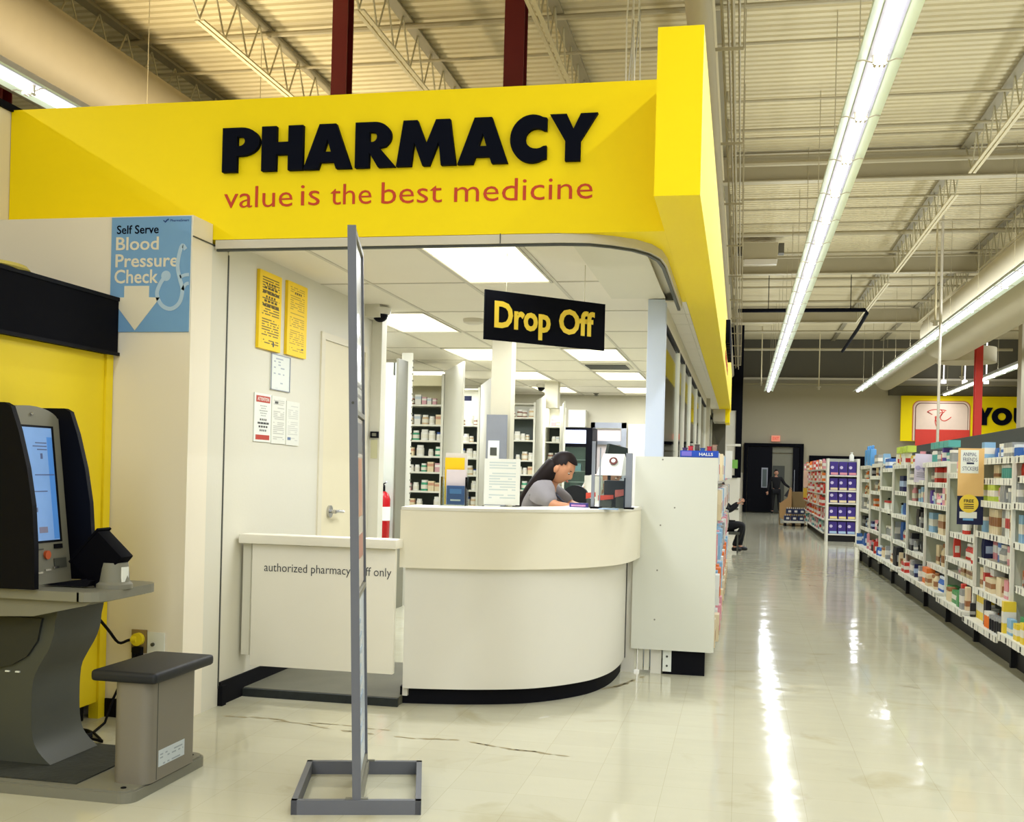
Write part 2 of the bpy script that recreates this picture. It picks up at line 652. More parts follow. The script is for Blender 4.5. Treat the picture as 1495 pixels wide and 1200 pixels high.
B(-.1, .12, 44.1, 44.2, 0, 1.55, 'trim_5', m_cream, **S)
# black wall and column left of the far door
MB().box(-3.2, .03, 40.0, 40.2, 3.75, 6.8).box(-.19, .03, 40.0, 40.2, 1.35, 3.75).build('wall_left', m_blackm, **S)
B(-3.2, -.19, 40.05, 40.2, 0, 3.75, 'wall_left', m_wallw, **S)


# corrugated deck
def deck():
    bm = bmesh.new()
    prof = []
    y = 5.0
    while y < 44.4:
        prof += [(y, 6.80), (y + .085, 6.80), (y + .10, 6.835), (y + .145, 6.835), (y + .16, 6.80)]
        y += .16
    prof = [p for i, p in enumerate(prof) if i == 0 or p != prof[i - 1]]
    a = [bm.verts.new((-13.2, p[0], p[1])) for p in prof]
    c = [bm.verts.new((13.2, p[0], p[1])) for p in prof]
    for i in range(len(prof) - 1):
        if (a[i].co - a[i + 1].co).length > 1e-5:
            bm.faces.new((a[i], a[i + 1], c[i + 1], c[i]))
    bmesh.ops.remove_doubles(bm, verts=bm.verts, dist=1e-5)
    return link('ceiling', bm, [m_deck], **S)


deck()
B(-13.2, 13.2, -12, 5.0, 6.8, 6.85, 'ceiling', m_deck, **S)

# girders along X
for i, gy in enumerate((10.2, 18.7, 27.2, 35.7)):
    w = ('nearest', 'second nearest', 'third nearest', 'farthest')[i]
    g = MB()
    g.box(-13.2, 13.2, gy - .012, gy + .012, 6.32, 6.70)
    g.box(-13.2, 13.2, gy - .10, gy + .10, 6.70, 6.72)
    g.box(-13.2, 13.2, gy - .10, gy + .10, 6.29, 6.31)
    g.build('roof_girder', m_steel2, label='painted steel roof girder running across the store, %s of four' % w, cat='girder')

# open web joists along Y
JX = [-7.63, -5.85, -4.03, -2.21, -.42, 1.55, 3.40, 5.20, 7.0]
BAYS = [(10.9, 18.05), (19.4, 26.55), (27.9, 35.05)]
jnames = ['leftmost roof joist, crossing above the left fluorescent strip', 'second roof joist from the left, above the blank yellow sign end',
          'third roof joist from the left, beside the left maroon column', 'fourth roof joist from the left, beside the middle maroon column',
          'roof joist directly above the spiral duct', 'roof joist above the bright aisle light strip',
          'roof joist to the right of the bright aisle light strip', 'roof joist above the large round duct', 'rightmost roof joist, above the yellow store sign']


def joist(x, lab):
    r = thing('roof_joist', (x, 10, 6.2), lab + ', with thin diagonal webs', 'joist')
    MB().box(x - .07, x + .07, 5.0, 44.1, 6.73, 6.755).box(x - .045, x - .035, 5.0, 44.1, 6.755, 6.795).box(x + .035, x + .045, 5.0, 44.1, 6.755, 6.795).build('top_chord', mat('joist_top_dull', (138, 130, 102), .65), r)
    for (a, b) in BAYS:
        MB().box(x - .055, x - .012, a, b, 6.18, 6.2).box(x + .012, x + .055, a, b, 6.18, 6.2).build('bottom_chord', m_deck, r)
        w = MB()
        n = 12
        L = (b - a) / n
        for k in range(n):
            y = a + k * L
            w.cyl((x, y, 6.2), (x, y + L / 2, 6.74), .011, 5)
            w.cyl((x, y + L / 2, 6.74), (x, y + L, 6.2), .011, 5)
        w.cyl((x, a - .55, 6.72), (x, a, 6.2), .014, 5)
        w.cyl((x, b + .5, 6.72), (x, b, 6.2), .014, 5)
        w.build('web', m_steel, r, kind='stuff')


for x, n_ in zip(JX, jnames):
    joist(x, n_)

# bridging and pipes across the store (seen as thin lines under the deck)
pipes = [(12.6, 6.70, .035, 0), (13.5, 6.62, .02, 1), (15.7, 6.66, .02, 1), (16.9, 6.62, .025, 0), (17.25, 6.60, .02, 0), (18.3, 6.5, .045, 1),
         (21.4, 6.68, .02, 0), (21.9, 6.6, .02, 1), (23.2, 6.62, .018, 0), (24.2, 6.62, .05, 0), (26.2, 6.6, .03, 0), (26.6, 6.58, .02, 1),
         (29.6, 6.6, .04, 0), (31.0, 6.62, .03, 0), (33.4, 6.6, .04, 0), (37.6, 6.6, .04, 0), (40.2, 6.6, .04, 0), (42.3, 6.2, .05, 0)]
onn = ['nearest', 'second', 'third', 'fourth', 'fifth', 'sixth', 'seventh', 'eighth', 'ninth', 'tenth', 'eleventh', 'twelfth', 'thirteenth',
       'fourteenth', 'fifteenth', 'sixteenth', 'seventeenth', 'farthest']
for i, (y, z, r_, dk) in enumerate(pipes):
    x0 = -.30 if y > 14 else -9.0
    p = MB().cyl((x0, y, z), (9.5, y, z), r_, 8)
    for hx in (1.5, 5.2, 8.6):
        p.cyl((hx, y, z), (hx, y, 6.8), .006, 4)
    if y > 14:
        p.cyl((x0, y, z), (x0, y, 6.8), r_, 8)
    p.build('ceiling_pipe', m_pipe if not dk else m_steel2, smooth=True,
            label='thin pipe under the roof deck running across the store, %s from the front' % onn[i], cat='pipe')

# spiral duct and conduits along the aisle edge
dct = MB().cyl((-.40, 5, 5.02), (-.40, 39.9, 5.02), .105, 16)
dct.build('spiral_duct', m_duct, smooth=True, label='slim round beige duct running along the store above the yellow side fascia', cat='duct')
for k in range(16):
    pass
cd = thing('conduit_run', (-.2, 20, 5.2), 'bundle of thin conduits running beside the slim round duct', 'conduit')
for j, (x, z, r_) in enumerate(((-.24, 5.25, .014), (-.19, 5.30, .012), (-.15, 5.22, .02), (-.10, 5.36, .012))):
    MB().cyl((x, 5, z), (x, 39.9, z), r_, 6).build('conduit', m_pipe if j % 2 else m_steel2, cd)
for k in range(12):
    hg = MB()
    y = 7 + k * 2.8
    hg.box(-.52, -.06, y - .012, y + .012, 5.14, 5.165)
    hg.cyl((-.52, y, 5.15), (-.52, y, 6.8), .006, 4)
    hg.cyl((-.06, y, 5.15), (-.06, y, 6.8), .006, 4)
    hg.build('hanger', m_steel2, cd)

# big round ducts
MB().cyl((-7.25, 5.5, 5.62), (-7.25, 30, 5.62), .50, 32).build('round_duct', mat('darkened_duct_paint', (134, 124, 98), .6, var=.05), smooth=True,  # duct colour darkened to offset the added uplight
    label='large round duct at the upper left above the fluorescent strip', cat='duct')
rd = thing('round_duct', (5.0, 28, 4.6), 'large round duct at the right behind the second light strip, with a smaller far end', 'duct')
MB().cyl((5.02, 16, 5.1), (5.02, 29.2, 5.1), .66, 32).build('wide_pipe', m_duct, rd, smooth=True)
MB().cyl((5.02, 29.2, 5.1), (5.02, 29.9, 5.0), .66, 32, r2=.40).build('reducer', m_duct, rd, smooth=True)
MB().cyl((5.02, 29.9, 5.0), (5.02, 41.0, 5.0), .40, 28).build('narrow_pipe', m_duct, rd, smooth=True)
dr = thing('air_diffuser', (6.25, 33.3, 4.8), 'round drum shaped air diffuser hanging below the right duct', 'diffuser')
MB().lathe((6.25, 33.3, 4.80), [(.62, 0), (.80, 0), (.80, .42), (.0, .42)], 32).build('drum', m_duct, dr, smooth=True)
MB().cyl((6.25, 33.3, 4.86), (6.25, 33.3, 4.87), .62, 28).build('grille', m_steel2, dr)
MB().cyl((5.43, 33.3, 5.0), (6.25, 33.3, 5.0), .2, 16).build('branch_duct', m_duct, dr, smooth=True)

# fluorescent strips
SEG = 1.345


def strip(x, y0, y1, lab):
    z = STRIP_Z
    r = thing('light_strip', (x, y0, z), lab, 'light')
    m = MB()
    m.prism([(x - .165, z + .015), (x - .083, z + .06), (x - .083, z + .075), (x - .17, z + .03)], 1, y0, y1)
    m.build('reflector', m_refl, r)
    m = MB()
    m.prism([(x + .165, z + .015), (x + .083, z + .06), (x + .083, z + .075), (x + .17, z + .03)], 1, y0, y1)
    m.build('reflector', m_refl, r)
    MB().box(x - .082, x + .082, y0, y1, z + .05, z + .13).build('housing', mat('lamp_housing_lilac', (206, 206, 222), .5), r)
    n = int((y1 - y0) / SEG)
    tube0 = bra0 = None
    for k in range(n + 1):
        ya = y1 - (k + 1) * SEG
        if ya < y0 - .01 or ya + SEG < 5.5 and y1 > 6:
            continue
        if tube0 is None:
            tube0 = MB().box(x - .043, x + .043, ya + .035, ya + SEG - .035, z + .0, z + .048, bev=.012).build('lamp_tube', m_lamp, r)
            b = MB()
            for q in (-.034, 0, .034):
                b.cyl((x + q, ya - .035, z - .022), (x + q, ya + .035, z - .022), .012, 8)
            b.box(x - .055, x + .055, ya - .012, ya + .012, z - .02, z + .05)
            b.tube([(x - .17, ya, z + .015), (x - .12, ya, z + .02), (x - .06, ya, z + .0), (x - .05, ya, z - .015), (x + .05, ya, z - .015), (x + .06, ya, z + .0), (x + .12, ya, z + .02), (x + .17, ya, z + .015)], .006, 5)
            bra0 = b.build('lamp_holder', m_trim, r)
            t_y = tube0.location.y - ya
            b_y = bra0.location.y - ya
        else:
            for o, dy in ((tube0, t_y), (bra0, b_y)):
                c = o.copy()
                COL.objects.link(c)
                c.location.y = ya + dy
    y = max(y0, 5.0)
    while y < y1:
        MB().cyl((x, y, z + .13), (x, y, 6.8), .005, 4).build('hanger_rod', m_steel2, r)
        y += 2.7


strip(0.97, 0.0, 42.4, 'long bright fluorescent strip hanging over the aisle, nearest the pharmacy')
strip(4.15, 0.0, 42.0, 'second long fluorescent strip, over the right hand shelves and crossing the round duct')
strip(7.40, 0.0, 43.4, 'rightmost fluorescent strip, seen in short pieces near the yellow store sign')
strip(-6.15, 0.0, 30.0, 'fluorescent strip at the upper left above the white wall')

# maroon columns
for x0, x1, y, lab in ((-4.60, -4.42, 11.6, 'maroon steel column rising behind the letters of the pharmacy sign, left one'),
                       (-2.62, -2.40, 11.6, 'maroon steel column rising behind the sign between the two words, wider middle one'),
                       (-9.05, -8.78, 11.6, 'maroon steel column at the far left edge of the picture')):
    MB().box(x0, x1, y, y + .015, 2.75, 6.79).box(x0, x1, y + .18, y + .195, 2.75, 6.79).box((x0 + x1) / 2 - .008, (x0 + x1) / 2 + .008, y + .015, y + .18, 2.75, 6.79).box(
        x0 - .05, x1 + .05, y - .05, y + .25, 0 if x0 < -9 else 2.74, .02 if x0 < -9 else 2.75).build('steel_column', m_redcol, label=lab, cat='column')
MB().box(5.86, 6.04, 30, 30.02, 0, 6.29).box(5.86, 6.04, 30.18, 30.2, 0, 6.29).box(5.94, 5.96, 30.02, 30.18, 0, 6.29).build(
    'steel_column', m_redcol2, label='bright red steel column in front of the yellow store sign', cat='column')
B(6.96, 7.6, 30, 30.4, 0, 5.6, 'wall_right', m_backw, **S)
# white cables
cb = MB()
for k in range(6):
    x = -.83 + .012 * k
    pts = [(x + .02 * math.sin(k * 2 + t * 1.3), 7.6 + .01 * k, 2.75 + t * .45) for t in range(10)]
    cb.tube(pts, .006, 5)
cb.build('cable_bundle', m_white, smooth=True, label='bundle of loose white cables hanging down behind the yellow sign top', cat='cable')
# sprinkler / camera drops and black pipe
MB().tube([(-.15, 28.5, 5.62), (2.95, 28.5, 5.62), (3.0, 28.6, 5.55), (3.12, 31.9, 5.6), (3.2, 37.5, 5.6)], .05, 8).cyl((.6, 28.5, 5.6), (.6, 28.5, 6.8), .01, 5).cyl((2.6, 28.5, 5.6), (2.6, 28.5, 6.8), .01, 5).build(
    'black_pipe', m_blackm, smooth=True, label='thick black pipe bent at the end, hanging under the roof at the right', cat='pipe')
for (x, y, z, r_, lab) in ((.66, 40.3, 4.75, .05, 'thin drop pole with a small flat fitting left of the aisle light end'),
                         (2.74, 41.5, 4.72, .08, 'thin drop pole with a small camera right of the aisle light end'),
                         (3.88, 24.0, 4.70, .10, 'drop pole with a clamp fitting beside the second light strip'),
                         (6.62, 35.9, 4.62, .07, 'short drop pole with a sprinkler below the round air diffuser')):
    c = thing('drop_pole', (x, y, z), lab, 'pole')
    MB().cyl((x, y, z + .03), (x, y, 6.79), .02, 8).build('pole', m_deck, c)
    MB().cyl((x, y, z), (x, y, z + .03), r_, 10).cyl((x, y, z + .0), (x, y, z - .08), r_ * .5, 8).build('fitting', m_trim, c)
MB().cyl((3.90, 23.5, 0), (3.90, 23.5, 6.79), .028, 10).build('support_pole', m_trim, smooth=True,
    label='slim cream pole standing in front of the emblem of the yellow store sign', cat='pole')
# roof unit
hv = thing('roof_heater', (.35, 26.5, 6.1), 'boxy beige heater unit hanging under the roof beside the slim duct', 'heater')
B(-.05, .7, 25.0, 25.8, 6.24, 6.62, 'cabinet', m_steel2, hv)
B(-.02, .68, 24.96, 25.0, 6.12, 6.24, 'front_flap', m_trim, hv)
B(-.2, -.06, 25.1, 25.4, 6.4, 6.62, 'bracket', m_backd, hv)
B(.72, .84, 25.1, 25.4, 6.4, 6.62, 'bracket', m_backd, hv)
# small lamps on back wall soffit
for i, x in enumerate((7.4, 8.15, 8.9)):
    tag(MB().cyl((x, 43.6, 5.08), (x, 43.6, 5.2), .09, 12).cyl((x, 43.6, 5.2), (x, 43.6, 6.8), .02, 6).build('spot_lamp', m_lamp),
        '%s of three small glowing spot lamps above the yellow store sign' % ['leftmost', 'middle', 'rightmost'][i], 'lamp', 'spot lamps above the store sign')

# ================================================================== PHARMACY SHELL
CEIL = 2.68
WX = -2.92
# pier wall with the blue sign, and the taller wall at the far left
B(-4.7, WX, 5.43, 5.655, 0, 2.735, 'wall_front', m_cream, **S)
B(-3.05, WX, 5.655, 5.85, 0, 2.615, 'wall_front', m_wallw, **S)
B(-4.9, -4.22, 2.0, 5.43, 0, 3.42, 'wall_left', m_cream, **S)
B(-4.9, -4.22, 5.43, 5.80, 2.735, 3.42, 'wall_left', m_cream, **S)
MB().box(-4.9, -4.2, 4.2, 5.8, 3.42, 3.46).build('trim_6', m_blackm, **S)
B(-3.05, WX, 5.856, 8.5, 0, CEIL, 'wall_left', m_wallw, **S)
MB().box(WX, WX + .004, 5.846, 5.858, .1, 2.6).box(WX, WX + .006, 5.43, 5.85, 2.618, 2.624).build('trim_7', m_kdark, **S)
B(WX, WX + .035, 5.43, 5.44, .02, 2.0, 'trim_8', m_wallw, **S) if False else None
B(WX, WX + .012, 5.86, 8.4, .0, .135, 'baseboard_left', m_rubber, **S)
B(WX - .0, WX + .03, 5.85, 5.90, .0, .115, 'baseboard_left', m_rubber, **S)
B(-3.37, WX + .01, 5.418, 5.43, .0, .10, 'baseboard_front', m_rubber, **S)
B(-6.3, -3.05, 8.38, 8.5, 0, CEIL, 'wall_left', m_wallw, **S)
B(-6.3, -6.2, 8.5, 18.1, 0, CEIL, 'wall_left', m_wallw, **S)
B(-6.3, -.5, 18.0, 18.1, 0, CEIL, 'wall_back', mat('pharmacy_back_wall', (196, 190, 166), .6, var=.02), **S)
B(WX, -2.835, 8.38, 8.5, 0, CEIL, 'trim_9', m_wallw, **S)
# closed door in the left wall
d = thing('door_1', (WX, 7.8, 0), kind='structure')
B(WX, WX + .012, 7.29, 7.36, .06, 2.35, 'door_frame', m_door, d)
B(WX, WX + .012, 7.36, 8.25, 2.30, 2.35, 'door_frame', m_door, d)
B(WX, WX + .012, 8.21, 8.27, .06, 2.30, 'door_frame', m_door, d)
B(WX - .02, WX + .004, 7.365, 8.205, .07, 2.295, 'door_leaf', mat('door_leaf_cream', (228, 218, 184), .5, var=.02), d)
h = MB().cyl((WX, 7.52, 1.07), (WX + .02, 7.52, 1.07), .045, 20).cyl((WX + .02, 7.52, 1.07), (WX + .06, 7.52, 1.07), .014, 10).build('door_handle', m_chrome, d, smooth=True)
MB().tube([(WX + .055, 7.515, 1.07), (WX + .06, 7.56, 1.072), (WX + .055, 7.68, 1.066)], .012, 8).build('lever', m_chrome, h, smooth=True)

# inner floor
B(-2.92, -1.935, 6.17, 7.3, 0, .05, 'floor', m_plat, **S)
B(-6.2, -1.97, 7.3, 18.0, 0, .05, 'floor', m_floor, **S)
B(-1.97, -.79, 7.9, 18.0, 0, .05, 'floor', m_floor, **S)
B(-2.905, -1.93, 6.145, 6.17, 0, .048, 'trim_10', mat('worn_black_edge', (38, 42, 40), .7, var=.4, scale=30), **S)

# dropped ceiling: tees + tiles
ce = thing('ceiling', (-3, 12, CEIL), kind='structure')
gx = [-6.2, -5.65, -5.05, -4.45, -3.85, -3.25 + .08, -2.55, -1.87, -1.25, -.64]
gx = [-6.2, -5.6, -5.0, -4.45, -3.8, -3.15, -2.55, -1.86, -1.25, -.57]
gy = [5.70, 6.06, 7.28, 8.50, 9.85, 11.07, 12.42, 13.64, 14.99, 16.2, 17.42, 18.0]
gyy = [5.80, 6.04, 7.28, 8.61, 9.87, 11.18, 12.44, 13.75, 15.01, 16.18, 17.44, 18.0]
t = MB()
for x in gx[1:-1]:
    t.box(x - .012, x + .012, 5.80, 18, CEIL - .006, CEIL + .004)
for y in gyy[1:-1]:
    t.box(-6.2, -.57, y - .012, y + .012, CEIL - .0055, CEIL + .004)
t.build('ceiling_tee', m_tee, ce)
fx = {}
for (x, y) in FIXTURES:
    fx[(min(range(len(gx)), key=lambda i: abs(gx[i] - x)), min(range(len(gyy)), key=lambda i: abs(gyy[i] - y)))] = (x, y)
tiles = 0
for i in range(len(gx) - 1):
    for j in range(len(gyy) - 1):
        if (i, j) in fx:
            continue
        if gx[i + 1] < -3.0 and gyy[j + 1] < 8.5:
            continue
        B(gx[i] + .012, gx[i + 1] - .012, gyy[j] + .012, gyy[j + 1] - .012, CEIL, CEIL + .02, 'ceiling_tile', m_ctile, ce)
ordn = ['first', 'second', 'third', 'fourth', 'fifth']
for (i, j), (x, y) in fx.items():
    x0, x1, y0, y1 = gx[i] + .014, gx[i + 1] - .014, gyy[j] + .014, gyy[j + 1] - .014
    row = {7: 'right hand row', 5: 'left hand row', 3: 'far left row'}.get(i, 'row')
    f = thing('ceiling_light', ((x0 + x1) / 2, (y0 + y1) / 2, CEIL - .01),
              '%s recessed ceiling light from the front, %s of the pharmacy ceiling' % (nth('cl', row), row), 'light')
    MB().box(x0, x0 + .015, y0, y1, CEIL - .012, CEIL + .02).box(x1 - .015, x1, y0, y1, CEIL - .012, CEIL + .02).box(x0, x1, y0, y0 + .015, CEIL - .012, CEIL + .02).box(
        x0, x1, y1 - .015, y1, CEIL - .012, CEIL + .02).build('frame', m_tee, f)
    B(x0 + .015, x1 - .015, y0 + .015, y1 - .015, CEIL - .004, CEIL + .01, 'diffuser', m_diff, f)
B(-6.2, -.41, 5.8, 18.1, 2.72, 2.76, 'ceiling', m_wallw, **S)
# ceiling fittings
sm = MB().lathe((-2.25, 9.05, CEIL - .045), [(.05, 0), (.085, .012), (.09, .03), (.09, .045)], 20)
sm.build('smoke_detector', m_trim, smooth=True, label='round smoke detector on the dropped ceiling left of the black hanging sign', cat='detector')
MB().lathe((-2.3, 17.55, CEIL - .05), [(.01, 0), (.05, .01), (.02, .02), (.05, .05)], 12).build('sprinkler_head', m_kgrey, label='small sprinkler head on the ceiling near the back wall of the pharmacy', cat='sprinkler')
v = thing('ceiling_vent', (-1.6, 13.3, CEIL - .02), 'dark square air vent in the dropped ceiling beyond the hanging sign', 'vent')
B(-1.86, -1.3, 12.75, 13.35, CEIL - .012, CEIL - .002, 'frame', m_tee, v)
for k in range(6):
    B(-1.82, -1.34, 12.80 + .09 * k, 12.85 + .09 * k, CEIL - .022, CEIL - .010, 'slat', m_kdark, v)


def dome(name, x, y, z, lab, s=1.0):
    c = thing(name, (x, y, z), lab, 'camera')
    MB().lathe((x, y, z - .05 * s), [(.075 * s, 0), (.085 * s, .03 * s), (.085 * s, .05 * s)], 20).build('housing', m_white, c, smooth=True)
    MB().sph((x, y, z - .05 * s), .062 * s, 0, 16, 10).build('dome', m_black, c, smooth=True)
    return c


B(-2.97, -2.80, 8.2, 8.37, 2.58, 2.68, 'trim_11', m_wallw, **S)
dome('dome_camera', -2.82, 8.28, 2.66, 'black dome security camera at the ceiling behind the tall display stand')
dome('dome_camera', -2.90, 15.9, CEIL, 'small dome camera on a shelf end near the fridge', .9)

# ------------------------------------------------------------------ FASCIA
fa = thing('pharmacy_fascia', (-2.2, 5.66, 2.65), 'long yellow pharmacy fascia board with black letters and a red slogan', 'sign')
B(-4.216, -.41, 5.66, 5.80, 2.65, 3.43, 'front_panel', m_yel, fa)
# trim path along the lower edge, bending round the corner
path = [(-2.905, 5.66), (-1.27, 5.66), (-.95, 5.662), (-.80, 5.685), (-.68, 5.75), (-.57, 5.85), (-.50, 5.97), (-.455, 6.14), (-.44, 6.36), (-.44, 7.2), (-.44, 8.0)]
# yellow soffit filling the corner between panel, side band and trim
bm = bmesh.new()
poly = [(-.95, 5.661), (-.80, 5.686), (-.68, 5.751), (-.57, 5.851), (-.50, 5.971), (-.455, 6.141), (-.44, 6.36), (-.44, 7.99), (-.41, 7.99), (-.41, 5.66)]
vb = [bm.verts.new((p[0], p[1], 2.648)) for p in poly]
bm.faces.new(vb[::-1])
r_ = bmesh.ops.extrude_face_region(bm, geom=bm.faces[:])
bmesh.ops.translate(bm, vec=(0, 0, .12), verts=[g for g in r_['geom'] if isinstance(g, bmesh.types.BMVert)])
bmesh.ops.recalc_face_normals(bm, faces=bm.faces)
link('soffit_corner', bm, [m_yel], fa)
MB().wall(path, 2.60, 2.6475, .03).build('lower_trim', m_trim, fa, smooth=True)
MB().wall([(p[0] - (.012 if p[0] > -.7 else 0), p[1] + .012) for p in path], 2.588, 2.60, .02).build('painted_shadow_line', m_kdark, fa, smooth=True)  # solid dark strip stands in for the shadow line under the trim
B(-1.275, -1.27, 5.657, 5.66, 2.60, 2.652, 'trim_joint', m_kdark, fa)
LX = [(-2.863, -2.642, 'P'), (-2.629, -2.387, 'H'), (-2.383, -2.105, 'A'), (-2.085, -1.855, 'R'), (-1.851, -1.519, 'M'), (-1.511, -1.238, 'A'),
      (-1.227, -1.032, 'C'), (-1.017, -.765, 'Y')]
for a, b, g in LX:
    glyph(GL[g], ((a + b) / 2, 5.66, 3.141), X, Z, b - a, .245 if g != 'C' else .252, m_letter, fa, .03)
for wd, a, b, h_, zc in (('value', -2.858, -2.452, .118, 2.884), ('is', -2.402, -2.292, .112, 2.884), ('the', -2.229, -1.995, .112, 2.884), ('best', -1.937, -1.598, .116, 2.884), ('medicine', -1.530, -.787, .118, 2.884)):
    text(wd, ((a + b) / 2, 5.66, zc), X, Z, b - a, h_, m_red, fa, .004, bold=-.006, name='slogan_word')
# drop header above the curved opening and long side band
sb = thing('side_fascia', (-.31, 13, 2.65), 'long yellow side band with a plain front end, running down the aisle', 'sign')
B(-.41, -.205, 4.95, 22.0, 2.65, 3.41, 'band', m_yel, sb)
for a, b, g in LX:
    k = 13.1 + (a + 2.863) / 2.098 * 2.4
    k2 = 13.1 + (b + 2.863) / 2.098 * 2.4
    glyph(GL[g], (-.205, (k + k2) / 2, 3.10), Y, Z, k2 - k, .27, m_letter, sb, .05)
for wd, a, b in (('value', 13.15, 13.6), ('is', 13.66, 13.79), ('the', 13.86, 14.12), ('best', 14.19, 14.57), ('medicine', 14.65, 15.47)):
    text(wd, (-.205, (a + b) / 2, 2.85), Y, Z, b - a, .12, m_red, sb, .004, name='slogan_word')
# small tiled soffit between the window line and the band
so = thing('ceiling', (-.5, 12, 2.655), kind='structure')
y = 7.99
while y < 22:
    y2 = min(22, y + .6)
    B(-.56, -.445, y + .006, y2 - .006, 2.648, 2.66, 'soffit_tile', m_ctile, so)
    B(-.443, -.412, y + .006, y2 - .006, 2.648, 2.66, 'soffit_tile', m_ctile, so)
    y = y2
B(-.56, -.412, 7.99, 22, 2.661, 2.67, 'backing', m_kdark, so)
# plain plaster corner above the front column
B(-.95, -.56, 5.9, 7.98, 2.672, 2.679, 'ceiling', m_wallw, **S)
bk = [(-.93, 6.05), (-.72, 6.10), (-.56, 6.22), (-.50, 6.45), (-.47, 6.7), (-.47, 7.95), (-.93, 7.95)]

# end box below the far end of the band
eb = thing('wall_box', (-.3, 21.5, 2.3), 'beige box with a yellow edge under the far end of the yellow side band', 'box')
B(-.52, -.30, 20.9, 21.9, 2.42, 2.648, 'case', m_trim, eb)
B(-.30, -.22, 20.9, 22.0, 2.40, 2.649, 'edge', m_yel, eb)

# front column and windows along the aisle
MB().box(-.685, -.555, 8.0, 8.13, 0, 2.671, bev=.006).build('trim_13', m_lightblue, smooth=True, **S)
mull = [8.13, 10.1, 11.1, 12.5, 14.25, 15.7, 18.0, 20.0, 22.0]
for i in range(len(mull) - 1):
    w = thing('window_%d' % (i + 1), (-.58, (mull[i] + mull[i + 1]) / 2, 1.0), kind='structure')
    a, b = mull[i], mull[i + 1]
    MB().box(-.60, -.56, a, b, 2.52, 2.645).box(-.60, -.56, a, b, .95, 1.05).box(-.60, -.56, b - .09, b + .0, 1.05, 2.52).build('window_frame', m_wallw, w)
    B(-.585, -.578, a + .004, b - .092, 1.052, 2.518, 'pane', m_glass, w)
    MB().box(-.576, -.560, a, a + .018, 1.05, 2.52).box(-.576, -.560, a, b - .09, 2.50, 2.52).build('gasket', m_black, w)
B(-.62, -.555, 8.13, 22, .0, .95, 'wall_right', m_wallw, **S)
B(-.62, -.30, 22.0, 22.1, 0, 2.64, 'wall_right', m_backd, **S)

# interior column with steel guard
MB().box(-2.185, -2.005, 9.5, 9.68, .05, 2.66).build('trim_14', mat('cream_column_paint', (186, 180, 156), .55), **S)
g = thing('column_guard', (-2.1, 9.47, .05), 'galvanised sheet guard wrapped on the lower half of the cream pharmacy column', 'guard')
MB().box(-2.205, -2.02, 9.44, 9.46, .05, 1.89).box(-2.205, -2.19, 9.46, 9.66, .05, 1.89).build('sheet', m_silver, g)
B(-2.185, -2.085, 9.432, 9.44, 1.50, 1.66, 'notice', m_paper, g)
B(-2.165, -2.105, 9.429, 9.432, 1.53, 1.60, 'picture', m_kdark, g)

# ------------------------------------------------------------------ GATE
gt = thing('staff_gate', (-2.4, 6.1, .2), 'low white swing gate with a lettered front between the wall and the curved counter', 'gate')
B(-2.835, -1.945, 6.085, 6.125, .20, .925, 'panel', m_gate, gt, bev=.004)
B(-2.90, -1.925, 6.03, 6.17, .93, .985, 'top_rail', m_gate, gt, bev=.008)
B(-2.90, -2.85, 6.10, 6.22, .26, .925, 'hinge_post', m_wallw, gt)
text('authorized pharmacy staff only', (-2.361, 6.084, .783), X, Z, .79, .066, mat('grey_print', (70, 70, 70), .6), gt, .001, bold=-.004)

# ------------------------------------------------------------------ COUNTER
base_p = [(-1.92, 6.21), (-1.70, 6.25), (-1.48, 6.31), (-1.25, 6.41), (-1.10, 6.53), (-.97, 6.69), (-.87, 6.87), (-.80, 7.12), (-.77, 7.40), (-.765, 7.69)]
lip_p = [(-1.945, 6.17), (-1.72, 6.20), (-1.48, 6.26), (-1.26, 6.36), (-1.08, 6.49), (-.92, 6.67), (-.80, 6.87), (-.72, 7.12), (-.685, 7.40), (-.67, 7.69)]


def smooth_path(p, n=4):
    out = []
    for i in range(len(p) - 1):
        p0, p1, p2, p3 = [Vector(p[max(0, min(len(p) - 1, i + k))]) for k in (-1, 0, 1, 2)]
        for k in range(n):
            t = k / n
            out.append(tuple(.5 * ((2 * p1) + (p2 - p0) * t + (2 * p0 - 5 * p1 + 4 * p2 - p3) * t * t + (3 * p1 - p0 - 3 * p2 + p3) * t ** 3)))
    out.append(tuple(p[-1]))
    return out


co = thing('service_counter', (-1.35, 6.9, 0), 'white curved service counter with an overhanging upper band and black kick base', 'counter')
MB().wall(smooth_path(lip_p), .815, 1.155, .05).build('upper_band', mat('warm_white_laminate', (232, 225, 201), .4, var=.02), co, smooth=True)
MB().wall(smooth_path(base_p), .10, .815, .05).build('front_panel', m_white, co, smooth=True)
MB().wall([(p[0] - .03, p[1] + .05) for p in smooth_path(base_p)], 0, .10, .05).build('kick_base', m_rubber, co, smooth=True)
MB().wall(smooth_path([(p[0] + .005, p[1] - .005) for p in lip_p]), 1.155, 1.172, .45).build('worktop', m_white, co, smooth=True)
MB().wall([(p[0], p[1] + .42) for p in smooth_path(base_p)][:14], .05, 1.155, .03).build('back_panel', m_white, co, smooth=True)
B(-1.93, -1.90, 6.24, 6.66, .05, 1.15, 'side_panel', m_white, co)

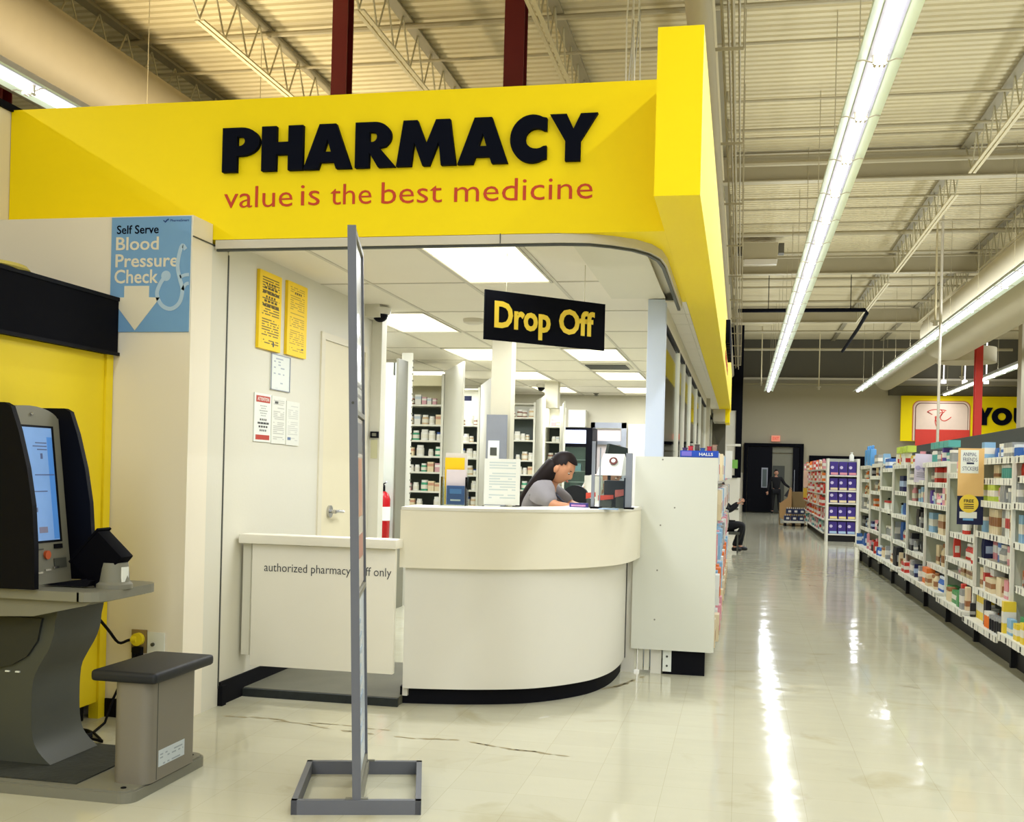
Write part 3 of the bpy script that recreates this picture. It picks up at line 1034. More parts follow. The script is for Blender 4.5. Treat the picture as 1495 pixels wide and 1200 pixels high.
# ------------------------------------------------------------------ END PANEL (left aisle shelving)
ep = thing('gondola_end_board', (-.43, 7.72, 0), 'tall white end panel of the shelving beside the curved counter', 'panel')
B(-.72, -.15, 7.70, 7.74, .175, 1.523, 'panel', mat('cool_white_laminate', (213, 213, 198), .4, var=.02), ep)
B(-.50, -.21, 7.76, 7.80, .0, .175, 'kick_plate', m_rubber, ep)
B(-.79, -.70, 7.745, 7.754, .0, 1.15, 'filler_strip', m_white, ep)
B(-.768, -.762, 7.740, 7.745, .10, .80, 'dark_joint', m_kdark, ep)
B(-.585, -.51, 7.755, 7.80, .0, .175, 'foot_panel', m_white, ep)
for k in range(3):
    B(-.72 + .045 * k, -.685 + .045 * k, 7.755, 7.80, .02, .175, 'foot_slat', m_wallw, ep)
o = B(-.50, -.44, 7.745, 7.76, .02, .172, 'outlet_plate', m_paper, ep)
for z in (.06, .125):
    MB().cyl((-.47, 7.742, z), (-.47, 7.745, z), .008, 8).build('socket', m_kdark, o)
for (x, z) in ((-.53, 1.503), (-.535, 1.045), (-.55, .73), (-.56, .385), (-.44, 1.17)):
    MB().cyl((x, 7.697, z), (x, 7.70, z), .006, 8).build('screw', m_kgrey, ep)

# ------------------------------------------------------------------ HANGING SIGN
ang = math.atan2(.62, .70)
p0, p1 = Vector((-1.478, 6.2, 0)), Vector((-.851, 6.80, 0))
Rv = (p1 - p0).normalized()
hs = thing('hanging_sign', ((p0.x + p1.x) / 2, (p0.y + p1.y) / 2, 2.16), 'black hanging sign with yellow words for dropping off, on two wires above the counter', 'sign')
Mx = Matrix.Translation((p0 + p1) / 2 + Vector((0, 0, 2.305))) @ Matrix.Rotation(math.atan2(Rv.y, Rv.x), 4, 'Z')
Lw = (p1 - p0).length
MB().box(-Lw / 2, Lw / 2, -.006, .006, -.145, .145, M=Mx).build('board', m_blackm, hs)
cc = (p0 + p1) / 2 + Vector((0, 0, 2.30))
Nf = Rv.cross(Z)
for wd, q_, w_, dz in (('Drop', -.172, .395, -.012), ('Off', .220, .265, .014)):
    text(wd, cc + Nf * .0065 + Rv * q_ + Z * dz, Rv, Z, w_, .205 if wd == 'Drop' else .155, mat('sign_word_yellow', (246, 212, 66), .5), hs, .003, bold=.03)
for q in (.17, .82):
    p = p0.lerp(p1, q)
    MB().cyl((p.x, p.y, 2.45), (p.x, p.y, 2.676), .0022, 5).build('wire', m_steel, hs)

# ------------------------------------------------------------------ WALL NOTICES (on the left wall, facing +X)
NX = WX + .001


def notice(y0, y1, z0, z1, th, name, label, m, extra=None):
    t = thing(name, (NX, (y0 + y1) / 2, z0), label, 'notice')
    B(NX, NX + th, y0, y1, z0, z1, 'board', m, t)
    if extra:
        extra(t, NX + th)
    return t


ylab = ink_mat('yellow_notice_print', (250, 210, 20), (120, 98, 20), 1, 30, .12, .9, 16, .75)
ylab2 = ink_mat('yellow_notice_print_faint', (250, 210, 20), (190, 152, 20), 1, 34, .12, .85, 14, .7)


def big_lines(t, x, y0, y1, zs, m, hh=.014):
    for i, z in enumerate(zs):
        w = (y1 - y0) * (.5 + .3 * ((i * 7) % 3) / 2)
        c = (y0 + y1) / 2 + .01
        n = 4
        a = c - w / 2
        for k in range(n):
            wk = w / n * (.55 + .3 * ((i + k * 3) % 3) / 2)
            B(x, x + .001, a, a + wk, z, z + hh, 'word', m, t)
            a += w / n


notice(6.235, 6.56, 2.115, 2.595, .02, 'wall_notice', 'left yellow notice board on the white wall, with lines of dark print', ylab,
       lambda t, x: (big_lines(t, x, 6.24, 6.55, [2.515, 2.488, 2.461, 2.434, 2.407, 2.380], mat('ink_brown', (92, 76, 22), .6)),
                     B(x, x + .001, 6.44, 6.46, 2.14, 2.17, 'emblem', m_kdark, t)))
notice(6.66, 6.985, 2.12, 2.60, .02, 'wall_notice', 'right yellow notice board on the white wall, with fainter print', ylab2,
       lambda t, x: (big_lines(t, x, 6.70, 6.95, [2.525], mat('ink_brown', (92, 76, 22), .6)),
                     B(x, x + .001, 6.90, 6.93, 2.17, 2.18, 'emblem', m_kdark, t)))
notice(6.455, 6.755, 1.875, 2.105, .006, 'wall_notice', 'framed white certificate pinned below the yellow notice boards',
       ink_mat('certificate_print', (226, 230, 220), (172, 180, 184), 1, 12, .15, .7, 8, .4),
       lambda t, x: MB().box(x, x + .004, 6.455, 6.463, 1.875, 2.105).box(x, x + .004, 6.747, 6.755, 1.875, 2.105).box(x, x + .004, 6.455, 6.755, 1.875, 1.88).box(
           x, x + .004, 6.455, 6.755, 2.10, 2.105).build('frame', m_silver, t))
m_attn = mat('notice_red', (186, 62, 44), .5)
notice(6.232, 6.475, 1.54, 1.84, .006, 'wall_notice', 'white notice with red bands at top and bottom, lowest row left',
       m_paper, lambda t, x: (B(x, x + .001, 6.255, 6.455, 1.785, 1.825, 'red_band', m_attn, t),
                              text('ATTENTION', (x + .001, 6.355, 1.805), Y, Z, .165, .022, m_paper, t, .0006, bold=.01),
                              B(x, x + .001, 6.255, 6.455, 1.553, 1.583, 'red_band', m_attn, t),
                              big_lines(t, x, 6.25, 6.46, [1.605, 1.628, 1.650, 1.672], mat('ink_dark', (70, 70, 66), .6), .012),
                              big_lines(t, x, 6.28, 6.43, [1.70, 1.715, 1.73, 1.745, 1.76], mat('ink_pale', (176, 176, 166), .6), .006)))
notice(6.485, 6.705, 1.535, 1.838, .006, 'wall_notice', 'white sheet with two columns of small print, lowest row middle',
       ink_mat('two_column_print', (228, 228, 214), (186, 184, 170), 1, 26, .12, .88, 5, .8),
       lambda t, x: B(x, x + .001, 6.53, 6.58, 1.79, 1.805, 'heading', m_kdark, t))
notice(6.715, 6.93, 1.53, 1.82, .006, 'wall_notice', 'white sheet with pale print and a small blue mark, lowest row right',
       ink_mat('pale_print', (228, 228, 214), (204, 204, 192), 1, 22, .12, .88, 6, .8),
       lambda t, x: B(x, x + .001, 6.74, 6.79, 1.565, 1.583, 'blue_mark', mat('ink_blue', (92, 112, 150), .5), t))

# ------------------------------------------------------------------ BLUE BLOOD PRESSURE SIGN on the pier
bs = thing('wall_sign', (-3.145, 5.43, 2.104), 'sky blue blood pressure check wall sign with a big arrow pointing down', 'sign')
B(-3.40, -2.93, 5.422, 5.43, 2.104, 2.729, 'board', m_blueS, bs)
fy = 5.4215
text('Self Serve', (-3.243, fy, 2.662), X, Z, .25, .047, m_letter, bs, .001, bold=.012)
text('Blood', (-3.243, fy, 2.585), X, Z, .256, .072, m_creamt, bs, .001, bold=.014)
text('Pressure', (-3.185, fy, 2.492), X, Z, .374, .072, m_creamt, bs, .001, bold=.014)
text('Check', (-3.245, fy, 2.406), X, Z, .262, .076, m_creamt, bs, .001, bold=.014)
text('PharmaSmart', (-2.995, fy, 2.707), X, Z, .11, .013, mat('ink_navy', (44, 74, 130), .5), bs, .001, bold=.004)
MB().tube([(-3.09, fy, 2.707), (-3.08, fy, 2.699), (-3.07, fy, 2.709), (-3.06, fy, 2.714)], .004, 5).build('logo_mark', mat('ink_navy', (44, 74, 130), .5), bs)
MB().prism([(-3.314, 2.354), (-3.166, 2.354), (-3.166, 2.292), (-3.10, 2.290), (-3.246, 2.112), (-3.397, 2.292), (-3.314, 2.292)], 1, fy - .002, 5.4222).build('arrow', m_creamt, bs)


def ribbon(pts, w, y, name, m, parent):
    pts = [Vector(p) for p in smooth_path(pts, 5)]
    b = bmesh.new()
    L, R_ = [], []
    for i, p in enumerate(pts):
        t_ = (pts[min(i + 1, len(pts) - 1)] - pts[max(i - 1, 0)]).normalized()
        n_ = Vector((-t_.y, t_.x)) * w / 2
        L.append(b.verts.new((p.x + n_.x, y - .002, p.y + n_.y)))
        R_.append(b.verts.new((p.x - n_.x, y - .002, p.y - n_.y)))
    for i in range(len(pts) - 1):
        b.faces.new((L[i], L[i + 1], R_[i + 1], R_[i]))
    bmesh.ops.recalc_face_normals(b, faces=b.faces)
    if sum(f.normal.y for f in b.faces) > 0:
        bmesh.ops.reverse_faces(b, faces=b.faces)
    bmesh.ops.solidify(b, geom=b.faces[:], thickness=.0015)
    return link(name, b, [m], parent)


ribbon([(-2.955, 2.548), (-2.975, 2.57), (-2.99, 2.53), (-3.000, 2.46), (-2.985, 2.39), (-2.968, 2.33), (-2.985, 2.26), (-3.035, 2.228), (-3.09, 2.25),
        (-3.118, 2.31), (-3.10, 2.365), (-3.075, 2.40)], .022, fy, 'stethoscope_tube', m_paleblue, bs)
ribbon([(-2.932, 2.412), (-2.955, 2.41), (-2.985, 2.40)], .018, fy, 'stethoscope_tube', m_paleblue, bs)
ribbon([(-2.932, 2.365), (-2.95, 2.36), (-2.968, 2.33)], .018, fy, 'stethoscope_tube', m_paleblue, bs)
MB().cyl((-3.068, fy - .001, 2.407), (-3.068, fy + .0005, 2.407), .028, 20).build('stethoscope_disc', m_paleblue, bs)

# ------------------------------------------------------------------ YELLOW CABINET with black header
yc = thing('display_cabinet', (-3.8, 4.2, 0), 'tall yellow cabinet side with a deep black header band at the left edge', 'cabinet')
B(-4.21, -3.385, 2.4, 5.36, .09, 1.975, 'side_panel', m_yel2, yc)
B(-3.43, -3.372, 5.362, 5.425, .0, 1.975, 'corner_post', m_yel2, yc)
B(-4.18, -3.42, 2.4, 5.30, 0, .09, 'kick_base', m_rubber, yc)
B(-4.21, -3.345, 2.35, 5.42, 1.985, 2.285, 'header', m_blackm, yc)
MB().box(-3.345, -3.335, 2.35, 5.425, 1.972, 1.99).box(-3.345, -3.338, 2.35, 5.425, 2.27, 2.29).build('header_edge', m_black, yc)
MB().lathe((-3.56, 4.56, 2.285), [(.0, 0), (.22, 0), (.235, .012), (.22, .03), (.0, .03)][1:], 32).build('round_disc', mat('mustard_disc', (190, 176, 92), .6), smooth=True,
    label='round flat mustard coloured disc lying on top of the black header', cat='disc')

# outlet and plugs on the pier wall
ot = thing('wall_outlet', (-3.16, 5.42, .33), 'power outlet plate on the cream wall behind the stool, with a yellow plug in it', 'outlet')
B(-3.22, -3.13, 5.422, 5.43, .36, .485, 'plate', mat('aged_plate', (150, 128, 84), .6), ot)
MB().cyl((-3.175, 5.395, .435), (-3.175, 5.422, .435), .035, 14).cyl((-3.205, 5.40, .435), (-3.175, 5.40, .435), .018, 10).build('yellow_plug', mat('plug_yellow', (236, 214, 40), .5), ot, smooth=True)
B(-3.20, -3.145, 5.39, 5.422, .335, .395, 'black_plug', m_rubber, ot, bev=.006)
o2 = thing('phone_jack', (-3.09, 5.42, .38), 'white metal jack plate beside the power outlet', 'outlet')
B(-3.125, -3.025, 5.422, 5.43, .34, .475, 'plate', m_paper, o2)
MB().cyl((-3.09, 5.41, .41), (-3.09, 5.422, .41), .010, 10).build('jack', m_kdark, o2)
MB().tube(smooth_path([(-3.29, 4.9, .745), (-3.30, 5.15, .62), (-3.29, 5.3, .50), (-3.26, 5.36, .42), (-3.22, 5.385, .43), (-3.20, 5.40, .435)], 4), .008, 6).build(
    'power_cord', m_rubber, smooth=True, label='black cord drooping from the kiosk table to the yellow plug', cat='cord')
cpts = [(-3.175, 5.385, .36), (-3.22, 5.36, .25), (-3.27, 5.34, .12), (-3.26, 5.25, .012), (-3.20, 5.05, .01), (-3.10, 4.95, .01), (-3.05, 4.90, .01)]
for k in range(40):
    a = k * .45
    cpts.append((-3.22 + .13 * math.cos(a) - .05, 4.93 + .07 * math.sin(a), .012 + .0008 * k))
MB().tube(cpts, .007, 6).build('coiled_cord', m_rubber, smooth=True, label='black cable running down from the outlet and coiled on the floor behind the kiosk', cat='cord')

# ================================================================== BLOOD PRESSURE KIOSK
kx = thing('blood_pressure_kiosk', (-3.1, 4.38, 0), 'grey blood pressure machine with a tall screen between dark wings, standing at the left edge', 'machine')


def rrect(x0, x1, y0, y1, r, n=5):
    return arc(x1 - r, y0 + r, r, r, -90, 0, n) + arc(x1 - r, y1 - r, r, r, 0, 90, n) + arc(x0 + r, y1 - r, r, r, 90, 180, n) + arc(x0 + r, y0 + r, r, r, 180, 270, n)


MB().prism(rrect(-3.375, -2.395, 4.055, 4.72, .06), 2, 0, .042).prism(rrect(-3.37, -2.405, 4.065, 4.71, .055), 2, .042, .05).build('base_plate', m_kgrey, kx)
B(-3.36, -2.67, 4.10, 4.70, .05, .056, 'foot_mat', mat('worn_black_mat', (52, 54, 48), .8, var=.35, scale=12, bump=.3), kx)
for (x, y) in ((-2.46, 4.11), (-2.45, 4.66)):
    MB().cyl((x, y, .05), (x, y, .053), .012, 10).build('bolt', m_rubber, kx)
# pedestal, flared
prof = [(-3.36, .80), (-2.95, .80), (-2.925, .68), (-2.945, .58), (-2.995, .49), (-3.025, .42), (-3.03, .28), (-3.02, .17), (-2.99, .11), (-2.93, .058), (-3.36, .058)]
MB().prism(smooth_path(prof[:-1], 3) + [prof[-1]], 1, 4.30, 4.66).build('pedestal', m_kdark, kx, smooth=True)
MB().prism([(-3.20, .70), (-2.98, .70), (-3.0, .60), (-3.05, .53), (-3.12, .49), (-3.20, .47)], 1, 4.285, 4.302).build('recess_shade', mat('kiosk_painted_shade', (46, 48, 44), .5), kx)  # dark patch on the pedestal face, shade of a recess painted in
for x in (-3.16, -3.11):
    B(x, x + .02, 4.292, 4.30, .455, .461, 'slot', m_paper, kx)
# table
tp = [(-3.37, 4.19), (-2.74, 4.19)] + arc(-2.75, 4.29, .10, .10, -90, 0, 5) + arc(-2.75, 4.62, .10, .10, 0, 90, 5) + [(-3.37, 4.72)]
MB().prism(tp, 2, .795, .835).build('table_top', m_kgrey, kx)
MB().prism([(-3.37, .795), (-2.69, .795), (-2.72, .778), (-2.97, .72), (-3.37, .70)], 1, 4.215, 4.69).build('table_underside', m_kgrey, kx)
B(-3.205, -3.20, 4.186, 4.19, .71, .836, 'panel_seam', m_rubber, kx)
# screen housing
hz = MB()
sil = [(4.20, .835), (4.615, .835), (4.615, 1.59)] + arc(4.41, 1.575, .205, .065, 10, 170, 12) + [(4.20, 1.59)]


def xf(z):
    return -3.155 + (1.65 - z) * .12


bm = bmesh.new()
fr = [bm.verts.new((xf(p[1]), p[0], p[1])) for p in sil]
bk_ = [bm.verts.new((-3.37, p[0], p[1])) for p in sil]
bm.faces.new(fr)
bm.faces.new(bk_[::-1])
for i in range(len(sil)):
    bm.faces.new((fr[i], bk_[i], bk_[(i + 1) % len(sil)], fr[(i + 1) % len(sil)]))
bmesh.ops.recalc_face_normals(bm, faces=bm.faces)
link('screen_housing', bm, [m_kgrey], kx)


def tilted(y0, y1, z0, z1, off, th, name, m, parent=kx):
    b = bmesh.new()
    pts = [(y0, z0), (y1, z0), (y1, z1), (y0, z1)]
    f = [b.verts.new((xf(z) + off + th, y, z)) for y, z in pts]
    g = [b.verts.new((xf(z) + off, y, z)) for y, z in pts]
    b.faces.new(f)
    b.faces.new(g[::-1])
    for i in range(4):
        b.faces.new((f[i], g[i], g[(i + 1) % 4], f[(i + 1) % 4]))
    bmesh.ops.recalc_face_normals(b, faces=b.faces)
    return link(name, b, [m], parent)


tilted(4.235, 4.565, 1.02, 1.552, 0, .003, 'screen_bezel', m_black)
scr = mat('screen_glow_blue', (112, 148, 198), .2, emit=.5, var=.18, scale=5)
sc_ = tilted(4.245, 4.545, 1.03, 1.542, .003, .002, 'screen', scr)
tilted(4.505, 4.543, 1.035, 1.50, .005, .001, 'screen_bar', mat('screen_side_blue', (70, 120, 184), .2, emit=.6), sc_)
for k, (ya, yb, za, zb) in enumerate(((4.42, 4.50, 1.47, 1.475), (4.40, 4.50, 1.455, 1.46), (4.43, 4.50, 1.44, 1.445), (4.45, 4.465, 1.40, 1.425), (4.40, 4.54, 1.325, 1.33),
                                     (4.30, 4.48, 1.25, 1.255), (4.34, 4.40, 1.16, 1.18), (4.31, 4.36, 1.20, 1.21))):
    tilted(ya, yb, za, zb, .005, .001, 'screen_mark', mat('screen_ink', (78, 92, 130), .3, emit=.3), sc_)
tilted(4.40, 4.46, 1.065, 1.092, .005, .001, 'screen_button', mat('screen_ink2', (120, 118, 140), .3, emit=.3), sc_)
MB().sph((xf(1.60) + .005, 4.41, 1.602), .008, 0, 8, 6).build('camera_lens', m_chrome, kx, smooth=True)
MB().cyl((xf(.965) - .002, 4.44, .965), (xf(.965) + .012, 4.44, .965), .020, 16).build('orange_button', mat('orange_button', (204, 92, 48), .4), kx, smooth=True)
tilted(4.50, 4.56, .99, 1.01, 0, .006, 'card_slot', m_rubber)
tilted(4.38, 4.42, .99, .995, 0, .004, 'speaker_slot', m_kdark)
tilted(4.49, 4.58, .90, .945, 0, .006, 'payment_slot', m_kdark)
for k in range(3):
    tilted(4.36 + k * .06, 4.40 + k * .06, .885 + .008 * k, .893 + .008 * k, 0, .006, 'silver_reflection', m_chrome)  # chrome bars stand in for silver reflections below the screen
# dark wings
for (y0, y1, dx, n_) in ((4.165, 4.195, .0, 'near'), (4.62, 4.65, -.02, 'far')):
    prof = [(-3.37, .84), (-2.935 + dx, .84), (-2.94 + dx, 1.02), (-2.955 + dx, 1.2), (-2.985 + dx, 1.36), (-3.03 + dx, 1.52), (-3.07 + dx, 1.625), (-3.10 + dx, 1.64), (-3.37, 1.64)]
    MB().prism(prof, 1, y0, y1).build('side_wing', m_black, kx)
# arm cuff and its cup
cup = MB()
cup.lathe((-2.715, 4.42, .833), [(.078, 0), (.078, .02), (.066, .03), (.060, .09), (.056, .115)], 22)
cup.build('cuff_stand', m_kgrey, kx, smooth=True)
B(-2.662, -2.652, 4.385, 4.43, .865, .93, 'sticker', m_paper, kx)
Mc = Matrix.Translation((-2.775, 4.42, .965)) @ Matrix.Rotation(math.radians(-48), 4, 'Y')
b = MB()
b.box(-.10, .09, -.05, .05, -.085, .085, bev=.008, M=Mc)
b.box(-.105, .10, -.052, .052, .080, .090, M=Mc)
b.build('arm_cuff', mat('cuff_black', (3, 3, 8), .8, spec=.08), kx, smooth=True)
MB().prism([(-3.02, .842), (-2.80, .842), (-2.78, .868), (-2.83, .872)], 1, 4.34, 4.40).build('arm_rest', m_rubber, kx)
# stool part of the kiosk
MB().prism(rrect(-2.555, -2.385, 4.165, 4.585, .045, 6), 2, .05, .475).build('stool_pedestal', mat('warm_grey_pedestal', (126, 120, 106), .45, .1, var=.04), kx, smooth=True)
B(-2.386, -2.3835, 4.235, 4.238, .055, .475, 'pedestal_seam', m_kdark, kx)
B(-2.386, -2.383, 4.25, 4.47, .105, .175, 'pedestal_label', ink_mat('stool_label', (196, 204, 206), (150, 160, 166), 1, 5, .05, .95, 12, .6), kx)
b = MB()
b.box(-2.645, -2.345, 4.14, 4.66, .475, .522, bev=.018, seg=3)
b.build('stool_seat', m_seat, kx, smooth=True)

# ================================================================== POSTER STAND
an = math.radians(16.2)
Ms = Matrix.Translation((-1.481, 4.205, 0)) @ Matrix.Rotation(an, 4, 'Z')
st = thing('poster_stand', (-1.55, 4.5, 0), 'tall grey metal poster stand seen edge on, with an open rectangular foot', 'stand')
W, D, T = .255, .60, .024
fb = MB()
fb.box(-W - .005, W + .005, -.012, T - .012, 0, .058, M=Ms).box(-W - .005, W + .005, D - T, D, 0, .058, M=Ms)
fb.box(-W - .005, -W + T - .005, -.012, D, 0, .058, M=Ms).box(W - T + .005, W + .005, -.012, D, 0, .058, M=Ms)
fb.build('foot_frame', m_grey, st)
MB().box(-.02, .02, T - .012, D - T, .02, .060, M=Ms).box(-.045, .045, .0, .016, .058, .064, M=Ms).box(-.045, .045, D - .02, D - .004, .058, .064, M=Ms).build('foot_bar', m_kgrey, st)
tilt = Matrix.Rotation(math.radians(-1.9), 4, 'Y')
Mt = Ms @ Matrix.Translation((0, 0, .058)) @ tilt
HT = 2.315
MB().box(-.017, .017, -.006, .020, 0, HT, M=Mt).build('post', m_grey, st)
MB().box(-.014, .014, .555, .575, 0, HT, M=Mt).build('post', m_grey, st)
for z in (.02, .80, 1.555, HT - .022):
    MB().box(-.014, .014, .020, .555, z, z + .022, M=Mt).build('cross_bar', m_kgrey, st)
pm = [mat('poster_pale_grey', (196, 196, 188), .2, var=.12, scale=2.5), mat('poster_skin_and_white', (206, 196, 184), .25, var=.1, scale=3), mat('poster_blue_white', (196, 206, 214), .25, var=.06, scale=3)]
zz = [(1.58, HT - .03), (.83, 1.55), (.05, .795)]
for (za, zb), pmat, nm in zip(zz, pm, ('upper', 'middle', 'lower')):
    p = MB().box(-.004, .004, .024, .552, za, zb, M=Mt).build('poster', pmat, st, label='%s poster in the stand' % nm)
    if nm == 'middle':
        MB().box(.004, .006, .10, .45, za + .30, za + .55, M=Mt).build('picture', mat('poster_face_tan', (198, 132, 96), .3, var=.1, scale=6), p)
        MB().box(.004, .006, .08, .48, za + .12, za + .22, M=Mt).build('caption', mat('poster_red_text', (170, 96, 84), .3, var=.2, scale=14), p)
        MB().box(.004, .0055, .05, .52, za + .57, za + .70, M=Mt).build('hair_area', mat('poster_dark_hair', (92, 90, 92), .3), p)
    if nm == 'lower':
        for k in range(9):
            MB().box(.004, .0055, .06, .30 + .05 * (k % 3), zb - .12 - k * .065, zb - .10 - k * .065, M=Mt).build('print_line', mat('poster_blue_print', (150, 170, 190), .4), p)
    if nm == 'upper':
        for k in range(2):
            MB().box(.004, .0055, .06, .50, za + .06 + k * .045, za + .075 + k * .045, M=Mt).build('print_line', m_kgrey, p)
MB().cyl(Mt @ Vector((-.001, -.008, 1.60)), Mt @ Vector((-.001, -.004, 1.60)), .006, 8).build('bolt', m_kdark, st)

# ================================================================== COUNTER ITEMS
CT = 1.172
# leaflet holder
lh = thing('leaflet_holder', (-1.75, 6.62, CT), 'clear leaflet holder on the counter with yellow, white and blue leaflets', 'holder')
MB().box(-1.825, -1.665, 6.60, 6.603, CT, CT + .12).box(-1.825, -1.665, 6.68, 6.683, CT, CT + .24).box(-1.825, -1.822, 6.60, 6.683, CT, CT + .18).box(-1.668, -1.665, 6.60, 6.683, CT, CT + .18).build('acrylic_case', m_glass, lh)
B(-1.815, -1.675, 6.672, 6.678, CT + .006, CT + .33, 'leaflet', mat('leaflet_white', (224, 220, 214), .5), lh, label='tallest white leaflet')
B(-1.815, -1.690, 6.655, 6.660, CT + .006, CT + .30, 'leaflet', mat('leaflet_yellow', (248, 204, 24), .5), lh, label='yellow leaflet')
B(-1.80, -1.672, 6.638, 6.643, CT + .006, CT + .225, 'leaflet', mat('leaflet_pink_white', (226, 214, 216), .5, var=.05, scale=20), lh, label='white leaflet with small faces')
lf = B(-1.79, -1.675, 6.615, 6.620, CT + .006, CT + .125, 'leaflet', mat('leaflet_blue', (58, 92, 146), .45, var=.1, scale=14), lh, label='blue leaflet in front')
B(-1.765, -1.70, 6.612, 6.615, CT + .03, CT + .04, 'title_block', m_paper, lf)
B(-1.77, -1.695, 6.612, 6.615, CT + .075, CT + .105, 'picture_block', mat('leaflet_blue_light', (84, 134, 190), .45), lf)
# A4 sign in acrylic stand
an_ = thing('counter_notice', (-1.45, 6.72, CT), 'white printed sheet in a clear upright stand on the counter beside the woman', 'notice')
B(-1.575, -1.345, 6.715, 6.718, CT + .012, CT + .30, 'sheet', ink_mat('counter_sheet_print', (236, 238, 230), (196, 208, 206), 0, 17, .14, .88, 9, .85), an_)
B(-1.58, -1.34, 6.70, 6.78, CT, CT + .004, 'acrylic_foot', m_glass, an_)
# low card block before it
B(-1.545, -1.45, 6.60, 6.64, CT, CT + .008, 'card_stack', m_paper, label='short stack of white cards lying before the printed sheet on the counter', cat='cards')
# display holder with posts at right
dh = thing('counter_display', (-.8, 7.0, CT), 'glass display case on two metal posts at the right end of the counter', 'display')
MB().box(-.925, -.905, 6.93, 6.95, CT, 1.60).build('post', m_silver, dh)
MB().box(-.875, -.868, 6.93, 6.95, CT, 1.56).build('post', m_silver, dh)
MB().box(-.715, -.675, 7.0, 7.04, CT, 1.53).build('post', m_silver, dh)
B(-.905, -.715, 6.94, 7.20, 1.378, 1.384, 'glass_shelf', m_glass, dh)
B(-.875, -.715, 6.94, 6.944, CT, 1.378, 'glass_front', m_glass, dh)
MB().box(-.93, -.86, 6.90, 7.0, CT, CT + .012).box(-.72, -.66, 6.98, 7.05, CT, CT + .012).build('foot_block', m_rubber, dh)
# A-frame sign on the shelf
af = thing('tent_sign', (-.80, 7.07, 1.384), 'small white tent shaped card with a dark red emblem on the glass shelf', 'sign')
b = bmesh.new()
for (x0, x1, xa, xb, y0, y1) in ((-.905, -.745, -.87, -.735, 7.02, 7.10),):
    v1 = [b.verts.new(p) for p in ((x0, 7.02, 1.385), (x1, 7.02, 1.385), (xb, 7.09, 1.525), (xa, 7.09, 1.525))]
    v2 = [b.verts.new(p) for p in ((x0 + .02, 7.17, 1.385), (x1 + .055, 7.17, 1.385), (xb + .002, 7.094, 1.525), (xa, 7.094, 1.525))]
    b.faces.new(v1)
    b.faces.new(v2[::-1])
    b.faces.new((v1[1], v2[1], v2[2], v1[2]))
    b.faces.new((v1[0], v1[3], v2[3], v2[0]))
    b.faces.new((v1[3], v1[2], v2[2], v2[3]))
    b.faces.new((v1[0], v2[0], v2[1], v1[1]))
bmesh.ops.recalc_face_normals(b, faces=b.faces)
link('card', b, [m_paper], af)
Un = Vector((0, .07, .14)).normalized()
e = MB()
e.cyl((-.802, 7.058, 1.478), (-.802, 7.0545, 1.480), .027, 20)
e.build('emblem_ring', mat('emblem_dark_red', (96, 40, 34), .5), af)
MB().cyl((-.802, 7.0545, 1.480), (-.802, 7.0525, 1.481), .014, 16).build('emblem_center', m_paper, af)
# red card bundles and pen tray inside the case
for k, (x, z, w, h_, col) in enumerate(((-.955, CT, .06, .10, (226, 84, 62)), (-.855, CT, .10, .085, (222, 78, 60)), (-.76, CT + .0, .07, .125, (236, 120, 110)))):
    t_ = thing('gift_card_pack', (x, 7.15, z), ['red card pack standing left of the glass display posts', 'long red card pack lying inside the glass display', 'pink red card pack standing at the right inside the glass display'][k], 'card pack')
    MB().prism([(x - w / 2, z + h_ * .55), (x + w / 2, z + h_ * .7), (x + w / 2, z + h_), (x - w / 2, z + h_ * .95)], 1, 7.13, 7.16).build('card', mat('pack_red_%d' % k, col, .4), t_)
    MB().box(x - w * .4, x + w * .4, 7.12, 7.17, z, z + h_ * .58).build('tray', m_kdark, t_)
B(-.88, -.74, 7.22, 7.26, CT, CT + .18, 'card_terminal', mat('dark_case', (36, 40, 44), .4, var=.3, scale=20), label='dark box standing behind the red card packs under the tent sign', cat='box', bev=.01)
B(-.735, -.725, 7.10, 7.20, CT, CT + .20, 'dark_folder', mat('dark_navy_folder', (34, 42, 60), .5), label='dark folder standing beside the right metal post', cat='folder')
bx = B(-1.07, -.95, 6.98, 7.02, CT, CT + .03, 'candy_box', mat('violet_box', (66, 58, 130), .45), label='small violet box with pink print on the counter before the woman', cat='box')
tag(bx)
B(-1.058, -.965, 6.978, 6.98, CT + .008, CT + .02, 'pink_print', mat('pink_print', (196, 140, 190), .5, var=.35, scale=60), bx)
B(-1.15, -.92, 6.80, 6.86, CT, CT + .006, 'paper_sheet', m_paper, label='white papers lying near the counter edge before the woman', cat='paper')
B(-.86, -.74, 6.80, 6.86, CT, CT + .006, 'paper_pad', mat('pale_blue_pad', (150, 176, 208), .5), label='pale blue pad lying near the counter edge under the glass display', cat='paper')
# monitor behind display
mo = thing('monitor', (-.83, 7.55, 1.0), 'dark slanted monitor seen behind the tent sign', 'monitor')
bm = bmesh.new()
pts = [(-.91, 7.45, 1.42), (-.76, 7.6, 1.42), (-.765, 7.6, 1.575), (-.875, 7.45, 1.60)]
a = [bm.verts.new(p) for p in pts]
c = [bm.verts.new((p[0] - .02, p[1] + .025, p[2])) for p in pts]
bm.faces.new(a)
bm.faces.new(c[::-1])
for i in range(4):
    bm.faces.new((a[i], c[i], c[(i + 1) % 4], a[(i + 1) % 4]))
bmesh.ops.recalc_face_normals(bm, faces=bm.faces)
link('panel', bm, [mat('monitor_dark_green', (44, 54, 54), .2)], mo)
MB().box(-.89, -.87, 7.50, 7.52, 1.13, 1.44).box(-.98, -.865, 7.46, 7.60, 1.12, 1.135).build('stand', m_rubber, mo)
